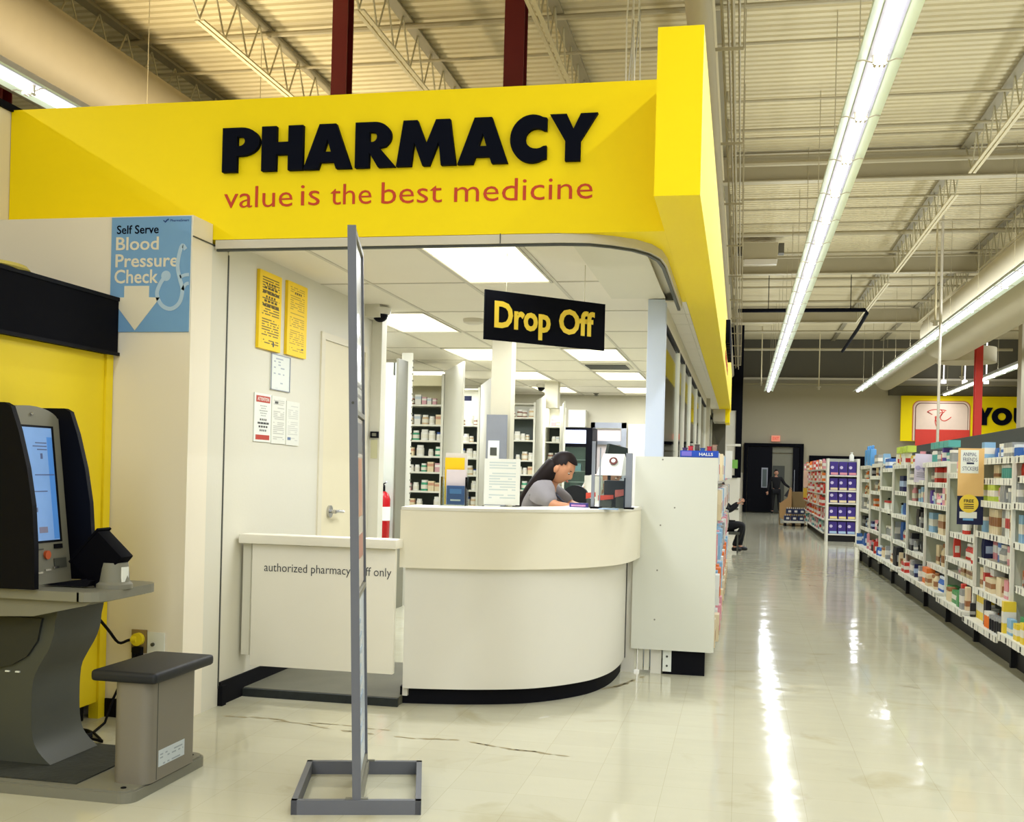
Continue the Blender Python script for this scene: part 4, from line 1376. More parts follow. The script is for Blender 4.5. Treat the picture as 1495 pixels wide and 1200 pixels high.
# inner desk
dk = thing('work_desk', (-1.1, 7.3, .05), 'white inner work desk behind the curved counter', 'desk')
B(-1.62, -.86, 7.12, 7.62, 1.09, 1.12, 'desk_top', m_white, dk)
B(-1.62, -1.58, 7.14, 7.60, .05, 1.09, 'side_panel', m_white, dk)
B(-.90, -.86, 7.14, 7.60, .05, 1.09, 'side_panel', m_white, dk)
B(-1.58, -.90, 7.14, 7.17, .3, 1.09, 'back_panel', m_white, dk)

# cough drop box on top of the end panel
hb = thing('candy_display_box', (-.29, 7.80, 1.535), 'open blue cardboard tray of sweets with white lettering, on top of the white end panel', 'box')
MB().box(-.415, -.152, 7.76, 7.765, 1.527, 1.572).box(-.415, -.152, 7.90, 7.905, 1.527, 1.572).box(-.415, -.41, 7.765, 7.90, 1.527, 1.572).box(-.157, -.152, 7.765, 7.90, 1.527, 1.572).box(-.415, -.152, 7.765, 7.9, 1.523, 1.530).build(
    'tray', mat('blue_carton', (34, 74, 176), .45, var=.05), hb)
B(-.405, -.335, 7.757, 7.76, 1.533, 1.566, 'violet_patch', mat('violet_patch', (120, 110, 200), .5), hb)
text('HALLS', (-.235, 7.7595, 1.547), Vector((1, 0, 0)), Z, .095, .022, m_paper, hb, .001, bold=.02)
for k, (x, col, lab) in enumerate(((-.385, (60, 40, 90), 'dark violet'), (-.345, (196, 40, 60), 'red'), (-.30, (70, 60, 60), 'brown and cream'), (-.262, (30, 80, 150), 'blue'), (-.215, (170, 30, 50), 'dark red'), (-.18, (150, 120, 100), 'tan'))):
    s_ = MB()
    s_.box(x - .016, x + .016, 7.79, 7.87, 1.53, 1.585 + .012 * (k % 3), bev=.008)
    s_.box(x - .018, x + .018, 7.795, 7.865, 1.585 + .012 * (k % 3), 1.592 + .012 * (k % 3))
    s_.build('sweet_bag', mat('sweet_%d' % k, col, .35, var=.2, scale=30), smooth=True, label='%s bag of sweets standing in the blue cardboard tray' % lab, cat='sweets')

# ================================================================== FIRE EXTINGUISHER and keypad
wp = thing('tall_cabinet', (-3.5, 10.1, .05), 'tall plain white cabinet side behind the staff gate, next to the red extinguisher', 'cabinet')
B(-3.8, -3.22, 9.98, 10.27, .05, 2.40, 'body', mat('cool_white_cabinet', (212, 216, 208), .5), wp)
B(-3.22, -3.20, 9.97, 10.27, .05, 2.44, 'door_edge', m_kgrey, wp)
B(-3.245, -3.235, 9.965, 9.98, 2.28, 2.40, 'hinge', m_kdark, wp)
fe = thing('fire_extinguisher', (-3.27, 9.88, .72), 'red fire extinguisher with a white label hung behind the staff gate', 'extinguisher')
ex, ey = -3.295, 9.88
MB().lathe((ex, ey, .72), [(.055, 0), (.07, .02), (.072, .38), (.055, .43), (.025, .455)], 24).build('cylinder', mat('extinguisher_red', (178, 20, 26), .25), fe, smooth=True)
MB().lathe((ex, ey, .90), [(.0735, 0), (.0735, .13)], 24).build('label_band', m_paper, fe, smooth=True)
MB().cyl((ex, ey, 1.17), (ex, ey, 1.22), .022, 12).box(ex - .015, ex + .015, ey - .07, ey + .02, 1.215, 1.235).build('valve', m_rubber, fe)
MB().tube([(ex, ey - .02, 1.235), (ex + .03, ey - .05, 1.25), (ex + .06, ey - .08, 1.262)], .008, 6).tube([(ex, ey, 1.235), (ex - .03, ey - .03, 1.27), (ex - .05, ey - .05, 1.30)], .008, 6).build('lever', m_chrome, fe, smooth=True)
MB().tube([(ex - .02, ey, 1.20), (ex - .08, ey - .02, 1.17), (ex - .095, ey - .01, 1.0), (ex - .095, ey, .80)], .014, 8).build('hose', m_rubber, fe, smooth=True)
MB().cyl((ex - .095, ey, .72), (ex - .095, ey, .80), .02, 10).build('nozzle', m_rubber, fe)
MB().box(ex - .03, ex + .03, ey + .07, 9.98, .9, 1.0).build('bracket', m_kdark, fe)
kp = thing('keypad', (-2.87, 8.37, 1.63), 'small black keypad on the end of the left wall behind the poster stand', 'keypad')
B(-2.905, -2.84, 8.355, 8.378, 1.635, 1.685, 'body', m_black, kp)
B(-2.89, -2.855, 8.353, 8.355, 1.648, 1.672, 'display', m_kgrey, kp)
B(-2.905, -2.85, 8.374, 8.379, 1.47, 1.62, 'wall_note', mat('cream_note', (206, 202, 160), .6), label='cream paper note below the small black keypad', cat='note')

# ================================================================== DISPENSARY SHELVING
m_sh = mat('shelf_cream', (222, 220, 204), .5, var=.02)
m_shd = mat('shelf_back_dark', (84, 92, 86), .6, var=.05)
m_shl = mat('shelf_light_back', (226, 218, 180), .6)
BOT = {}


def bottle_proto(key, body, cap, r=.028, h=.075):
    b = MB()
    b.lathe((0, 0, 0), [(r, 0), (r, h * .72), (r * .75, h * .8)], 10, 0)
    b.lathe((0, 0, h * .78), [(r * .85, 0), (r * .85, h * .22)], 10, 1)
    b.lathe((0, 0, h * .18), [(r * 1.03, 0), (r * 1.03, h * .38)], 10, 2)
    bm_ = b.bm
    me = bpy.data.meshes.new('pill_bottle')
    bm_.to_mesh(me)
    bm_.free()
    for m in (body, cap, mat('label_cream', (226, 222, 204), .5)):
        me.materials.append(m)
    for p in me.polygons:
        p.use_smooth = True
    me.set_sharp_from_angle(angle=math.radians(40))
    BOT[key] = me


mw = mat('bottle_white', (232, 230, 220), .35)
bottle_proto('white', mw, mw)
bottle_proto('blue capped', mw, mat('cap_blue', (56, 84, 150), .4))
bottle_proto('tan', mat('bottle_tan', (206, 180, 140), .4), mw)
bottle_proto('green', mat('bottle_green', (70, 160, 120), .4), mw)
bottle_proto('brown', mat('bottle_brown', (140, 100, 80), .4), mw)


def carton_mesh(name, col, col2, w, d, h):
    b = MB()
    b.box(-w / 2, w / 2, -d / 2, d / 2, 0, h, 0)
    b.box(-w / 2 - .001, w / 2 + .001, -d / 2 - .001, d / 2 + .001, h * .55, h * .82, 1)
    me = bpy.data.meshes.new(name)
    b.bm.to_mesh(me)
    b.bm.free()
    me.materials.append(mat('carton_%d_%d_%d' % col, col, .45, var=.04))
    me.materials.append(mat('carton_%d_%d_%d' % col2, col2, .45, var=.04))
    return me


def inst(name, me, loc, sc=(1, 1, 1), rz=0, **kw):
    o = bpy.data.objects.new(name, me)
    COL.objects.link(o)
    o.location = loc
    o.scale = sc
    o.rotation_euler = (0, 0, rz)
    return tag(o, **kw)


CM = {'white': carton_mesh('medicine_carton', (226, 224, 212), (190, 200, 204), .07, .06, .09),
      'cream': carton_mesh('medicine_carton', (222, 206, 166), (200, 150, 120), .07, .06, .09),
      'pink': carton_mesh('medicine_carton', (206, 156, 160), (230, 224, 214), .06, .06, .08)}
units = [  # x_right, y_front, width, z_shelves, z_top, right fin (x1,y1), lab
    (-3.47, 12.5, .62, [.94, 1.135, 1.362, 1.549, 1.736, 1.923, 2.159], 2.52, (-2.91, 11.3), 'nearest dispensary shelves'),
    (-3.51, 14.5, .60, [.90, 1.121, 1.327, 1.56, 1.775, 2.009], 2.52, (-3.03, 13.2), 'second dispensary shelves, beside the steel column guard'),
    (-3.02, 16.0, .62, [.90, 1.12, 1.35, 1.56, 1.86, 2.20], 2.42, (-2.69, 15.0), 'third dispensary shelves, right of the cream column'),
    (-2.72, 16.6, .22, [.90, 1.12, 1.35, 1.56, 1.86, 2.10], 2.40, (-2.52, 15.7), 'narrow farthest dispensary shelves beside the fridge'),
]
rnd = random.Random(3)
for ui, (xr, y, w, zs, zt, (fxx, fy_), lab) in enumerate(units):
    u = thing('dispensary_shelf', (xr - w / 2, y, .05), lab + ', cream shelving unit with dark back', 'shelving')
    B(xr - w, xr, y + .34, y + .36, .05, zs[-1], 'back_panel', m_shd, u)
    B(xr - w, xr, y + .34, y + .36, zs[-1], zt, 'top_back_panel', m_shl if ui == 0 else m_sh, u)
    B(xr - w - .03, xr - w, y - .02, y + .36, .05, zt, 'side_panel', m_sh, u)
    B(xr, xr + .03, y - .02, y + .36, .05, zt, 'side_panel', m_sh, u)
    B(xr - w, xr, y + .2, y + .36, zt - .02, zt, 'top_panel', m_sh, u)
    if ui == 0:
        B(xr - w, xr, y + .01, y + .04, zt - .14, zt - .02, 'light_pelmet', m_shl, u)
    for z in zs:
        B(xr - w, xr, y, y + .34, z - .022, z, 'shelf', m_sh, u)
    # slotted fin toward the camera
    dx, dy = fxx - xr, fy_ - y
    fin = MB()
    q = [(xr + .03, y), (fxx, fy_), (fxx + .02, fy_ + .01), (xr + .05, y + .02)]
    fin.prism(q, 2, .05, zt + .03)
    fin.build('fin_panel', m_sh, u)
    sl = MB()
    for k in range(22):
        for tt in (.10, .62 if k % 3 == 0 else None):
            if tt is None:
                continue
            px_, py_ = xr + .03 + dx * tt, y + dy * tt
            z = 1.0 + k * .065
            if z > zt - .1:
                continue
            n_ = Vector((dy, -dx)).normalized() * -.004
            L_ = .05 if tt < .3 else .08
            sl.prism([(px_ - n_.x * -1, py_ - n_.y * -1), (px_ + dx * L_, py_ + dy * L_), (px_ + dx * L_ + n_.x, py_ + dy * L_ + n_.y), (px_ + n_.x, py_ + n_.y)], 2, z, z + .012)
    sl.build('slots', m_kgrey, u, kind='stuff')
    for zi, z in enumerate(zs):
        x = xr - .04
        uname = ['nearest', 'second', 'third', 'narrow'][ui] + ' dispensary unit'
        shelfname = '%s' % ['at counter height', 'just above counter height', 'at face height', 'above face height', 'in the upper part', 'near the top', 'at the very top'][zi]
        while x > xr - w + .05:
            gap = rnd.random()
            if gap < .12:
                x -= .06
                continue
            if rnd.random() < .62:
                key = rnd.choice(['white', 'white', 'white', 'blue capped', 'tan', 'green', 'brown'])
                s = rnd.choice([1.1, 1.3, 1.5, 1.7])
                if False and z + .08 * s > zt - .15:
                    s = .9
                inst('pill_bottle', BOT[key], (x, y + .05 + rnd.random() * .03, z), (s, s, s), label='%s %s pill bottle from the right, %s, %s' % (nth(key, ui, zi), key, shelfname, uname), cat='bottle',
                     group='%s bottles, %s' % (key, uname))
                x -= .06 * s + .004
            else:
                key = rnd.choice(['white', 'cream', 'pink'])
                s = rnd.choice([.9, 1.1, 1.3])
                inst('medicine_carton', CM[key], (x, y + .06, z), (s * .8, 1, s), label='%s %s medicine carton from the right, %s, %s' % (nth(key + 'c', ui, zi), key, shelfname, uname), cat='carton',
                     group='%s cartons, %s' % (key, uname))
                x -= .065 * s + .004
# foremost fin
ff = thing('shelf_end_fin', (-3.25, 10.6, .05), 'tall cream slotted shelf end nearest the fire extinguisher', 'shelving')
MB().prism([(-3.43, 10.95), (-3.28, 10.32), (-3.165, 10.32), (-3.38, 10.98)], 2, .05, 2.53).build('fin_panel', m_sh, ff)
s_ = MB()
for k in range(24):
    s_.box(-3.172, -3.160, 10.318, 10.330, .95 + k * .065, .965 + k * .065)
s_.build('slots', m_kgrey, ff, kind='stuff')
B(-3.72, -3.70, 14.52, 14.56, 2.33, 2.40, 'shelf_tag', m_black) if False else None
B(-3.745, -3.60, 14.47, 14.49, 2.335, 2.40, 'shelf_tag', mat('navy_tag', (24, 32, 66), .5), label='small navy tag at the top of the second dispensary shelves', cat='tag')
# second row bulkhead near the dome camera
B(-2.74, -2.55, 15.3, 15.5, 2.30, 2.68, 'trim_15', mat('pharmacy_back_wall', (196, 190, 166), .6), **S)

# fridge
fg = thing('glass_door_fridge', (-2.58, 17.2, .05), 'black glass door fridge with a glowing white header, at the back of the pharmacy', 'fridge')
MB().box(-2.84, -2.30, 17.0, 17.05, .05, 2.10).box(-2.34, -2.30, 17.05, 17.6, .05, 2.10).box(-2.84, -2.80, 17.05, 17.6, .05, 2.10).box(-2.80, -2.34, 17.55, 17.6, .05, 2.10).build('case', m_black, fg) if False else None
MB().box(-2.84, -2.80, 17.0, 17.6, .05, 2.10).box(-2.37, -2.27, 17.0, 17.6, .05, 2.10).box(-2.80, -2.37, 17.55, 17.6, .05, 2.10).box(-2.80, -2.37, 17.0, 17.6, 2.06, 2.10).box(-2.80, -2.37, 17.0, 17.6, 1.80, 1.85).box(-2.80, -2.37, 17.0, 17.6, .05, .25).build('case', m_black, fg)
B(-2.80, -2.37, 16.99, 17.02, 1.85, 2.06, 'lit_header', mat('fridge_header_glow', (206, 214, 250), .4, emit=.9), fg)
B(-2.80, -2.37, 17.50, 17.55, .25, 1.80, 'liner', mat('fridge_liner_green', (120, 156, 140), .5, emit=.12), fg)  # liner itself glows slightly, in place of a lamp inside
B(-2.80, -2.37, 17.0, 17.008, .25, 1.80, 'glass_door', m_glass, fg)
for z in (.55, .85, 1.05, 1.25, 1.42, 1.60):
    B(-2.79, -2.38, 17.06, 17.48, z - .012, z, 'wire_shelf', mat('fridge_shelf_pale', (190, 214, 204), .4), fg)
for k, (x, z, cn, c_) in enumerate(((-2.60, 1.42, 'pale blue', (150, 200, 210)), (-2.50, 1.42, 'pale blue', (150, 200, 210)), (-2.58, 1.05, 'cream', (226, 200, 150)), (-2.47, 1.05, 'white', (220, 226, 216)), (-2.65, .85, 'teal', (100, 150, 140)))):
    B(x - .045, x + .045, 17.1, 17.2, z, z + .12, 'medicine_carton', mat('fridge_' + cn.replace(' ', '_'), c_, .5),
      label='%s carton inside the fridge, %s' % (cn, ['middle shelf left', 'middle shelf right', 'lower shelf left', 'lower shelf right', 'lowest visible shelf'][k]), cat='carton')
# wall cabinet + metal frame + whiteboard behind
B(-2.78, -2.50, 17.80, 18.0, 2.14, 2.42, 'wall_cabinet', m_sh, label='small beige cabinet on the back wall above the fridge', cat='cabinet')
fr_ = thing('door_frame_gate', (-2.1, 17.9, .05), 'silver metal door frame standing open at the back of the pharmacy', 'frame')
MB().box(-2.40, -2.33, 17.75, 17.80, .05, 2.22).box(-1.90, -1.82, 17.75, 17.80, .05, 2.22).box(-2.40, -1.82, 17.75, 17.80, 2.13, 2.22).box(-2.33, -1.90, 17.76, 17.79, 1.86, 1.92).build('frame', m_silver, fr_)
B(-2.32, -1.91, 17.81, 17.82, .05, 2.12, 'panel', mat('pale_pink_panel', (224, 212, 208), .5), fr_)
B(-1.81, -1.30, 17.94, 17.99, .05, 2.21, 'white_door_panel', mat('clean_white', (232, 228, 220), .4), label='plain white door panel at the right of the silver frame', cat='panel')

# ================================================================== AISLE SHELVING (right)
m_gfin = mat('gondola_grey_green', (186, 190, 170), .5, var=.02)
m_gwhite = mat('gondola_white_edge', (224, 222, 208), .45, var=.02)
m_gkick = mat('gondola_kick_dark', (10, 10, 12), .6)
m_spine = mat('gondola_spine_dark', (52, 56, 56), .6)
m_tag = mat('price_tag_white', (236, 234, 222), .5)
COLS = {'red': (206, 62, 48), 'orange': (232, 120, 48), 'yellow': (236, 206, 60), 'green': (70, 150, 84), 'blue': (60, 104, 178), 'light blue': (140, 182, 214),
        'navy': (34, 40, 84), 'white': (228, 228, 220), 'pink': (222, 150, 158), 'teal': (90, 168, 160), 'purple': (92, 66, 148), 'cream': (226, 208, 170),
        'black': (28, 28, 34), 'grey': (150, 152, 150), 'lime': (186, 206, 80)}
PROD = {}


def prod_mesh(kind, cn):
    k = (kind, cn)
    if k in PROD:
        return PROD[k]
    c = COLS[cn]
    c2 = {'white': (196, 60, 56), 'cream': (160, 110, 70), 'black': (150, 150, 150), 'navy': (170, 190, 220), 'blue': (220, 226, 232)}.get(cn, (232, 228, 216))
    m1 = mat('pack_' + cn.replace(' ', '_'), c, .4, var=.05)
    m2 = mat('pack_band_%d_%d_%d' % c2, c2, .4)
    b = MB()
    if kind == 'carton':
        b.box(-.045, .045, -.042, .042, 0, .14, 0)
        b.box(-.046, .046, -.043, .043, .045, .095, 1)
    elif kind == 'bottle':
        b.lathe((0, 0, 0), [(.030, 0), (.032, .01), (.032, .11), (.014, .135), (.014, .15)], 10, 0)
        b.lathe((0, 0, .145), [(.018, 0), (.018, .03)], 8, 1)
        b.lathe((0, 0, .03), [(.0328, 0), (.0328, .055)], 10, 1)
    elif kind == 'tube':
        b.box(-.022, .022, -.022, .022, 0, .17, 0, bev=.004, seg=1)
        b.box(-.0225, .0225, -.0225, .0225, .03, .07, 1)
    elif kind == 'jar':
        b.lathe((0, 0, 0), [(.038, 0), (.04, .01), (.04, .075), (.034, .08)], 12, 0)
        b.lathe((0, 0, .08), [(.041, 0), (.041, .025)], 12, 1)
    elif kind == 'bag':
        b.prism([(-.05, .0), (.05, .0), (.055, .09), (.045, .17), (-.045, .17), (-.055, .09)], 0, -.02, .02, 0)
        b.prism([(-.035, .04), (.035, .04), (.035, .10), (-.035, .10)], 0, -.0215, .0215, 1)
    me = bpy.data.meshes.new(kind)
    b.bm.to_mesh(me)
    b.bm.free()
    me.materials.append(m1)
    me.materials.append(m2)
    if kind in ('bottle', 'jar'):
        for p in me.polygons:
            p.use_smooth = True
        me.set_sharp_from_angle(angle=math.radians(35))
    PROD[k] = me
    return me


ORD = ['nearest', 'second nearest', 'third nearest', 'fourth nearest', 'fifth nearest', 'sixth nearest', 'seventh nearest', 'eighth nearest', 'farthest']
SHN = ['bottom shelf', 'second shelf up', 'third shelf up', 'fourth shelf up', 'fifth shelf up', 'sixth shelf up', 'top shelf']
rnd = random.Random(11)
# bay: y0, shelves, palette for each shelf
XF, XB = 2.02, 2.50
bays = [
    (7.62, [.26, .62, .95, 1.25, 1.45, 1.60], [['green', 'yellow'], ['blue', 'orange'], ['blue', 'pink'], ['grey', 'white'], ['red', 'red'], ['light blue', 'blue', 'white']]),
    (8.96, [.22, .48, .74, .97, 1.24, 1.43, 1.60], [['orange', 'yellow', 'black'], ['white', 'cream'], ['blue', 'navy', 'white'], ['cream', 'grey', 'black'], ['lime', 'grey'], ['teal', 'black', 'white'], ['navy', 'blue', 'light blue']]),
    (10.30, [.25, .52, .66, .90, 1.48], [['green', 'cream', 'red'], ['cream', 'red'], ['red', 'red'], ['red', 'orange', 'lime'], ['teal', 'blue', 'white']]),
    (11.64, [.28, .50, .84, 1.15, 1.38, 1.60], [['orange', 'blue', 'cream'], ['black', 'blue'], ['black', 'cream'], ['cream', 'pink', 'purple'], ['red', 'red'], ['teal', 'red', 'purple']]),
    (12.98, [.28, .55, .85, 1.15, 1.40, 1.60], [['cream', 'pink', 'red'], ['black', 'black'], ['black', 'black', 'navy'], ['pink', 'red'], ['yellow', 'cream'], ['lime', 'white']]),
    (14.32, [.30, .60, .95, 1.25, 1.60], [['red', 'cream'], ['grey', 'blue'], ['blue', 'light blue'], ['yellow', 'cream'], ['lime', 'white', 'yellow']]),
    (15.66, [.30, .60, .98, 1.30, 1.56], [['blue', 'grey'], ['grey', 'pink'], ['white', 'light blue'], ['grey', 'white'], ['teal', 'blue']]),
    (17.00, [.30, .62, .98, 1.22, 1.45, 1.64], [['pink', 'red'], ['red', 'pink'], ['red', 'orange'], ['orange', 'cream'], ['cream', 'pink'], ['red', 'red', 'light blue']]),
    (18.34, [.30, .60, .90, 1.15, 1.40, 1.62], [['blue', 'white'], ['blue', 'grey'], ['grey', 'cream'], ['orange', 'cream'], ['pink', 'orange'], ['red', 'white', 'blue']]),
]
ACC = ['white', 'white', 'cream', 'grey', 'black', 'navy', 'light blue', 'cream', 'pink', 'grey', 'black']
KINDS = ['carton', 'bottle', 'tube', 'carton', 'jar', 'bag']
count = 0
BAYT = []
PITCH = 1.34
for bi, (y0, zs, pal) in enumerate(bays):
    y1 = y0 + PITCH
    ba = thing('aisle_shelving_bay', ((XF + XB) / 2, (y0 + y1) / 2, 0), 'white shelving bay of the right hand aisle row, %s of nine' % ORD[bi], 'shelving')
    B(XB, XB + .03, y0, y1, .16, 1.62, 'back_panel', m_gfin, ba)
    B(XF + .03, XB, y1 - .015, y1, .16, 1.58, 'side_panel', m_gfin, ba)
    B(XF + .01, XF + .035, y1 - .035, y1 + .005, .16, 1.60, 'upright', m_gwhite, ba)
    B(XF + .06, XB, y0 + .02, y1 - .02, 0, .15, 'kick_base', m_gkick, ba)
    MB().box(XF + .02, XF + .06, y1 - .06, y1 - .02, 0, .16).build('foot', m_gkick, ba)
    BAYT.append(ba)
    for zi, z in enumerate(zs):
        xf_ = XF - (.06 if zi == 0 else -.03 * (1 + (zi * 5 + bi) % 3) * .6)
        s = B(xf_, XB, y0 + .005, y1 - .02, z - .03, z, 'shelf', m_gwhite, ba)
        lp = MB()
        lp.box(xf_ - .012, xf_, y0 + .005, y1 - .02, z - .045, z + .005)
        lp.build('shelf_lip', m_gwhite, ba)
        tg = MB()
        y = y0 + .04
        while y < y1 - .1:
            w = rnd.choice([.05, .06, .07, .12])
            tg.box(xf_ - .0165, xf_ - .0125, y, y + w, z - .048, z + .008)
            y += w + rnd.choice([.02, .035, .06])
        tg.build('price_tags', m_tag, ba, kind='stuff')
        dg = MB()
        dg.box(xf_ - .0125, xf_ - .011, y0 + .02, y1 - .04, z - .040, z - .004)
        dg.build('tag_groove', m_gkick, ba)
        # goods, in small blocks of the same article
        nxt = zs[zi + 1] if zi + 1 < len(zs) else 1.92
        room = nxt - z - .05
        y = y0 + .07
        left = 0
        bare = (bi, zi) in ((2, 2), (2, 3), (6, 3), (6, 2), (5, 2))
        while y < y1 - .06:
            if left <= 0:
                left = rnd.choice([1, 2, 2, 3, 4])
                kind = rnd.choice(KINDS)
                cn = rnd.choice(pal[zi]) if rnd.random() < .62 else rnd.choice(ACC)
                hs_ = min(room, rnd.choice([.12, .15, .18, .21, .24])) if zi < len(zs) - 1 else rnd.choice([.10, .12, .15])
                base_h = {'carton': .14, 'bottle': .175, 'tube': .17, 'jar': .105, 'bag': .17}[kind]
                if kind == 'jar':
                    hs_ = min(hs_, .13)
                sz = max(.35, hs_ / base_h)
                sxy = rnd.choice([.6, .75, .9])
                wy = {'carton': .094, 'bottle': .068, 'tube': .050, 'jar': .088, 'bag': .060}[kind] * sxy
                back = rnd.choice([0, 0, .03, .07])
                gap = rnd.random() < (.55 if bare else .16)
                if bi >= 5:
                    sxy, wy = .95, wy / sxy * 1.25
            if not gap:
                count += 1
                inst(kind, prod_mesh(kind, cn), (xf_ + .065 + back, y + wy / 2, z), (1.0, sxy, sz) if kind != 'bag' else (1.0, sxy, sz), rz=(PI / 2 if kind == 'bag' else 0),
                     label='%s %s %s from the near end, %s, %s right bay' % (nth(cn, kind, bi, zi), cn, kind if kind != 'tube' else 'slim box', SHN[zi], ORD[bi]), cat='product',
                     group='%s %s goods, %s right bay' % (cn, kind, ORD[bi]))
            y += wy + .004
            left -= 1
# peg hooks seen as dark loops on the open fins
for bi, zz_ in ((2, (1.0, 1.3)), (6, (.70, .90, 1.12)), (5, (1.08,))):
    y1 = bays[bi][0] + PITCH
    hk = MB()
    for z in zz_:
        for k in range(5):
            x = XF + .12 + k * .07
            hk.tube([(x, y1 - .02, z), (x, y1 - .20, z), (x, y1 - .21, z + .015)], .004, 5)
            hk.box(x - .015, x + .015, y1 - .222, y1 - .218, z - .01, z + .02)
    hk.build('peg_hooks', m_gkick, BAYT[bi], kind='stuff')
# spine panel
sp_ = B(XB + .03, XB + .07, 7.62, 17.4, .0, 1.915, 'spine_panel', m_spine, label='long dark grey spine panel standing behind and above the right hand shelves', cat='panel')
# big blue and white paper packs on top of the two nearest bays
for k in range(9):
    y = 7.85 + k * .22
    for lv in range(2):
        cn = ['blue', 'light blue', 'white', 'blue'][(k + lv) % 4]
        B(XF + .14, XF + .30, y, y + .20, 1.60 + lv * .105, 1.70 + lv * .105, 'tissue_pack', prod_mesh('carton', cn).materials[0],
          label='%s tissue pack in the %s layer on top of the nearest shelving bays' % (cn, ['lower', 'upper'][lv]), cat='pack', group='%s tissue packs, %s layer' % (cn, ['lower', 'upper'][lv])) if y < 10.2 and False else None
# blue pump bottles on the far top
for k, y in enumerate((18.7, 19.0, 19.3)):
    s_ = MB().box(2.06, 2.16, y - .11, y + .11, 1.62, 1.90, bev=.03).box(2.09, 2.13, y - .05, y + .05, 1.90, 1.96, bev=.015)
    s_.build('wash_jug', mat('jug_blue', (96, 164, 226), .35), smooth=True, label='large sky blue jug on top of the farthest shelving bay, %s' % ['nearest of three', 'middle of three', 'farthest of three'][k], cat='jug')
# lime boxes on top of sixth bay
for k in range(4):
    B(2.06, 2.16, 14.5 + k * .27, 14.72 + k * .27, 1.76, 1.84, 'lime_pack', prod_mesh('carton', 'lime').materials[0],
      label='%s flat lime green pack on top of the sixth nearest bay' % ordw(k + 1), cat='pack', group='lime packs on the sixth nearest bay')
for k in range(4):
    B(2.08, 2.20, 11.9 + k * .27, 12.14 + k * .27, 1.755, 1.825, 'teal_pack', prod_mesh('carton', 'teal').materials[0],
      label='%s flat pale teal pack on top of the fourth nearest bay' % ordw(k + 1), cat='pack', group='teal packs on the fourth nearest bay')

# hanging banners from the shelf edge
bn = thing('shelf_banner', (1.93, 10.0, 1.035), 'tall tan and navy banner advertising free stickers, hung in front of the third bay', 'banner')
XA, XZ, YA = 1.832, 2.042, 10.0
B(XA, XZ, YA, YA + .006, 1.035, 1.69, 'board', mat('banner_tan', (228, 186, 120), .5, var=.06, scale=5), bn)
B(XA - .001, XZ + .001, YA - .002, YA + .0, 1.035, 1.28, 'navy_area', mat('banner_navy', (22, 28, 66), .5), bn)
B(XA + .02, XZ - .045, YA - .002, YA, 1.475, 1.675, 'white_panel', m_paper, bn)
ink = mat('banner_ink', (84, 88, 112), .6)
text('ANIMAL', (1.925, YA - .0025, 1.638), X, Z, .11, .032, ink, bn, .001)
text('FRIENDS', (1.928, YA - .0025, 1.592), X, Z, .115, .034, ink, bn, .001)
B(1.90, 1.96, YA - .003, YA - .002, 1.553, 1.568, 'ribbon_bar', mat('banner_navy', (22, 28, 66), .5), bn)
text('STICKERS', (1.93, YA - .0025, 1.515), X, Z, .125, .034, ink, bn, .001)
MB().cyl((1.925, YA - .006, 1.215), (1.925, YA - .002, 1.215), .078, 28).build('yellow_disc', mat('banner_yellow', (240, 208, 70), .5), bn)
text('FREE', (1.925, YA - .0065, 1.238), X, Z, .08, .027, mat('ink_black', (30, 30, 34), .6), bn, .001, bold=.02)
for z in (1.205, 1.188, 1.172):
    B(1.885, 1.965, YA - .0072, YA - .0062, z, z + .007, 'small_print', mat('ink_black', (30, 30, 34), .6), bn)
B(1.852, 1.992, YA - .004, YA - .002, 1.09, 1.145, 'white_strip', m_paper, bn)
B(1.88, 1.965, YA - .004, YA - .002, 1.07, 1.088, 'blue_strip', mat('banner_blue', (110, 170, 220), .5), bn)
b2 = thing('shelf_banner', (2.10, 13.4, 1.38), 'small lilac paper poster with pink circles, hung in front of the fifth bay', 'banner')
Mb = Matrix.Translation((2.10, 13.35, 1.545)) @ Matrix.Rotation(math.radians(2), 4, 'Y')
MB().box(-.128, .128, 0, .004, -.165, .165, M=Mb).build('board', mat('lilac_paper', (216, 208, 228), .5), b2)
for (x, z, r_, c_) in ((-.09, .0, .028, (176, 170, 210)), (-.01, -.005, .03, (214, 170, 200)), (.08, .0, .036, (222, 130, 160))):
    MB().cyl(Mb @ Vector((x, -.002, z)), Mb @ Vector((x, 0, z)), r_, 18).build('circle', mat('circle_%d' % c_[1], c_, .5), b2)
MB().box(-.1, .09, -.0015, 0, -.008, .004, M=Mb).build('pink_line', mat('circle_170', (214, 170, 200), .5), b2)
for k in range(3):
    MB().box(-.1, -.02 + .03 * k, -.001, 0, -.06 - .022 * k, -.054 - .022 * k, M=Mb).build('print_line', m_grey, b2)

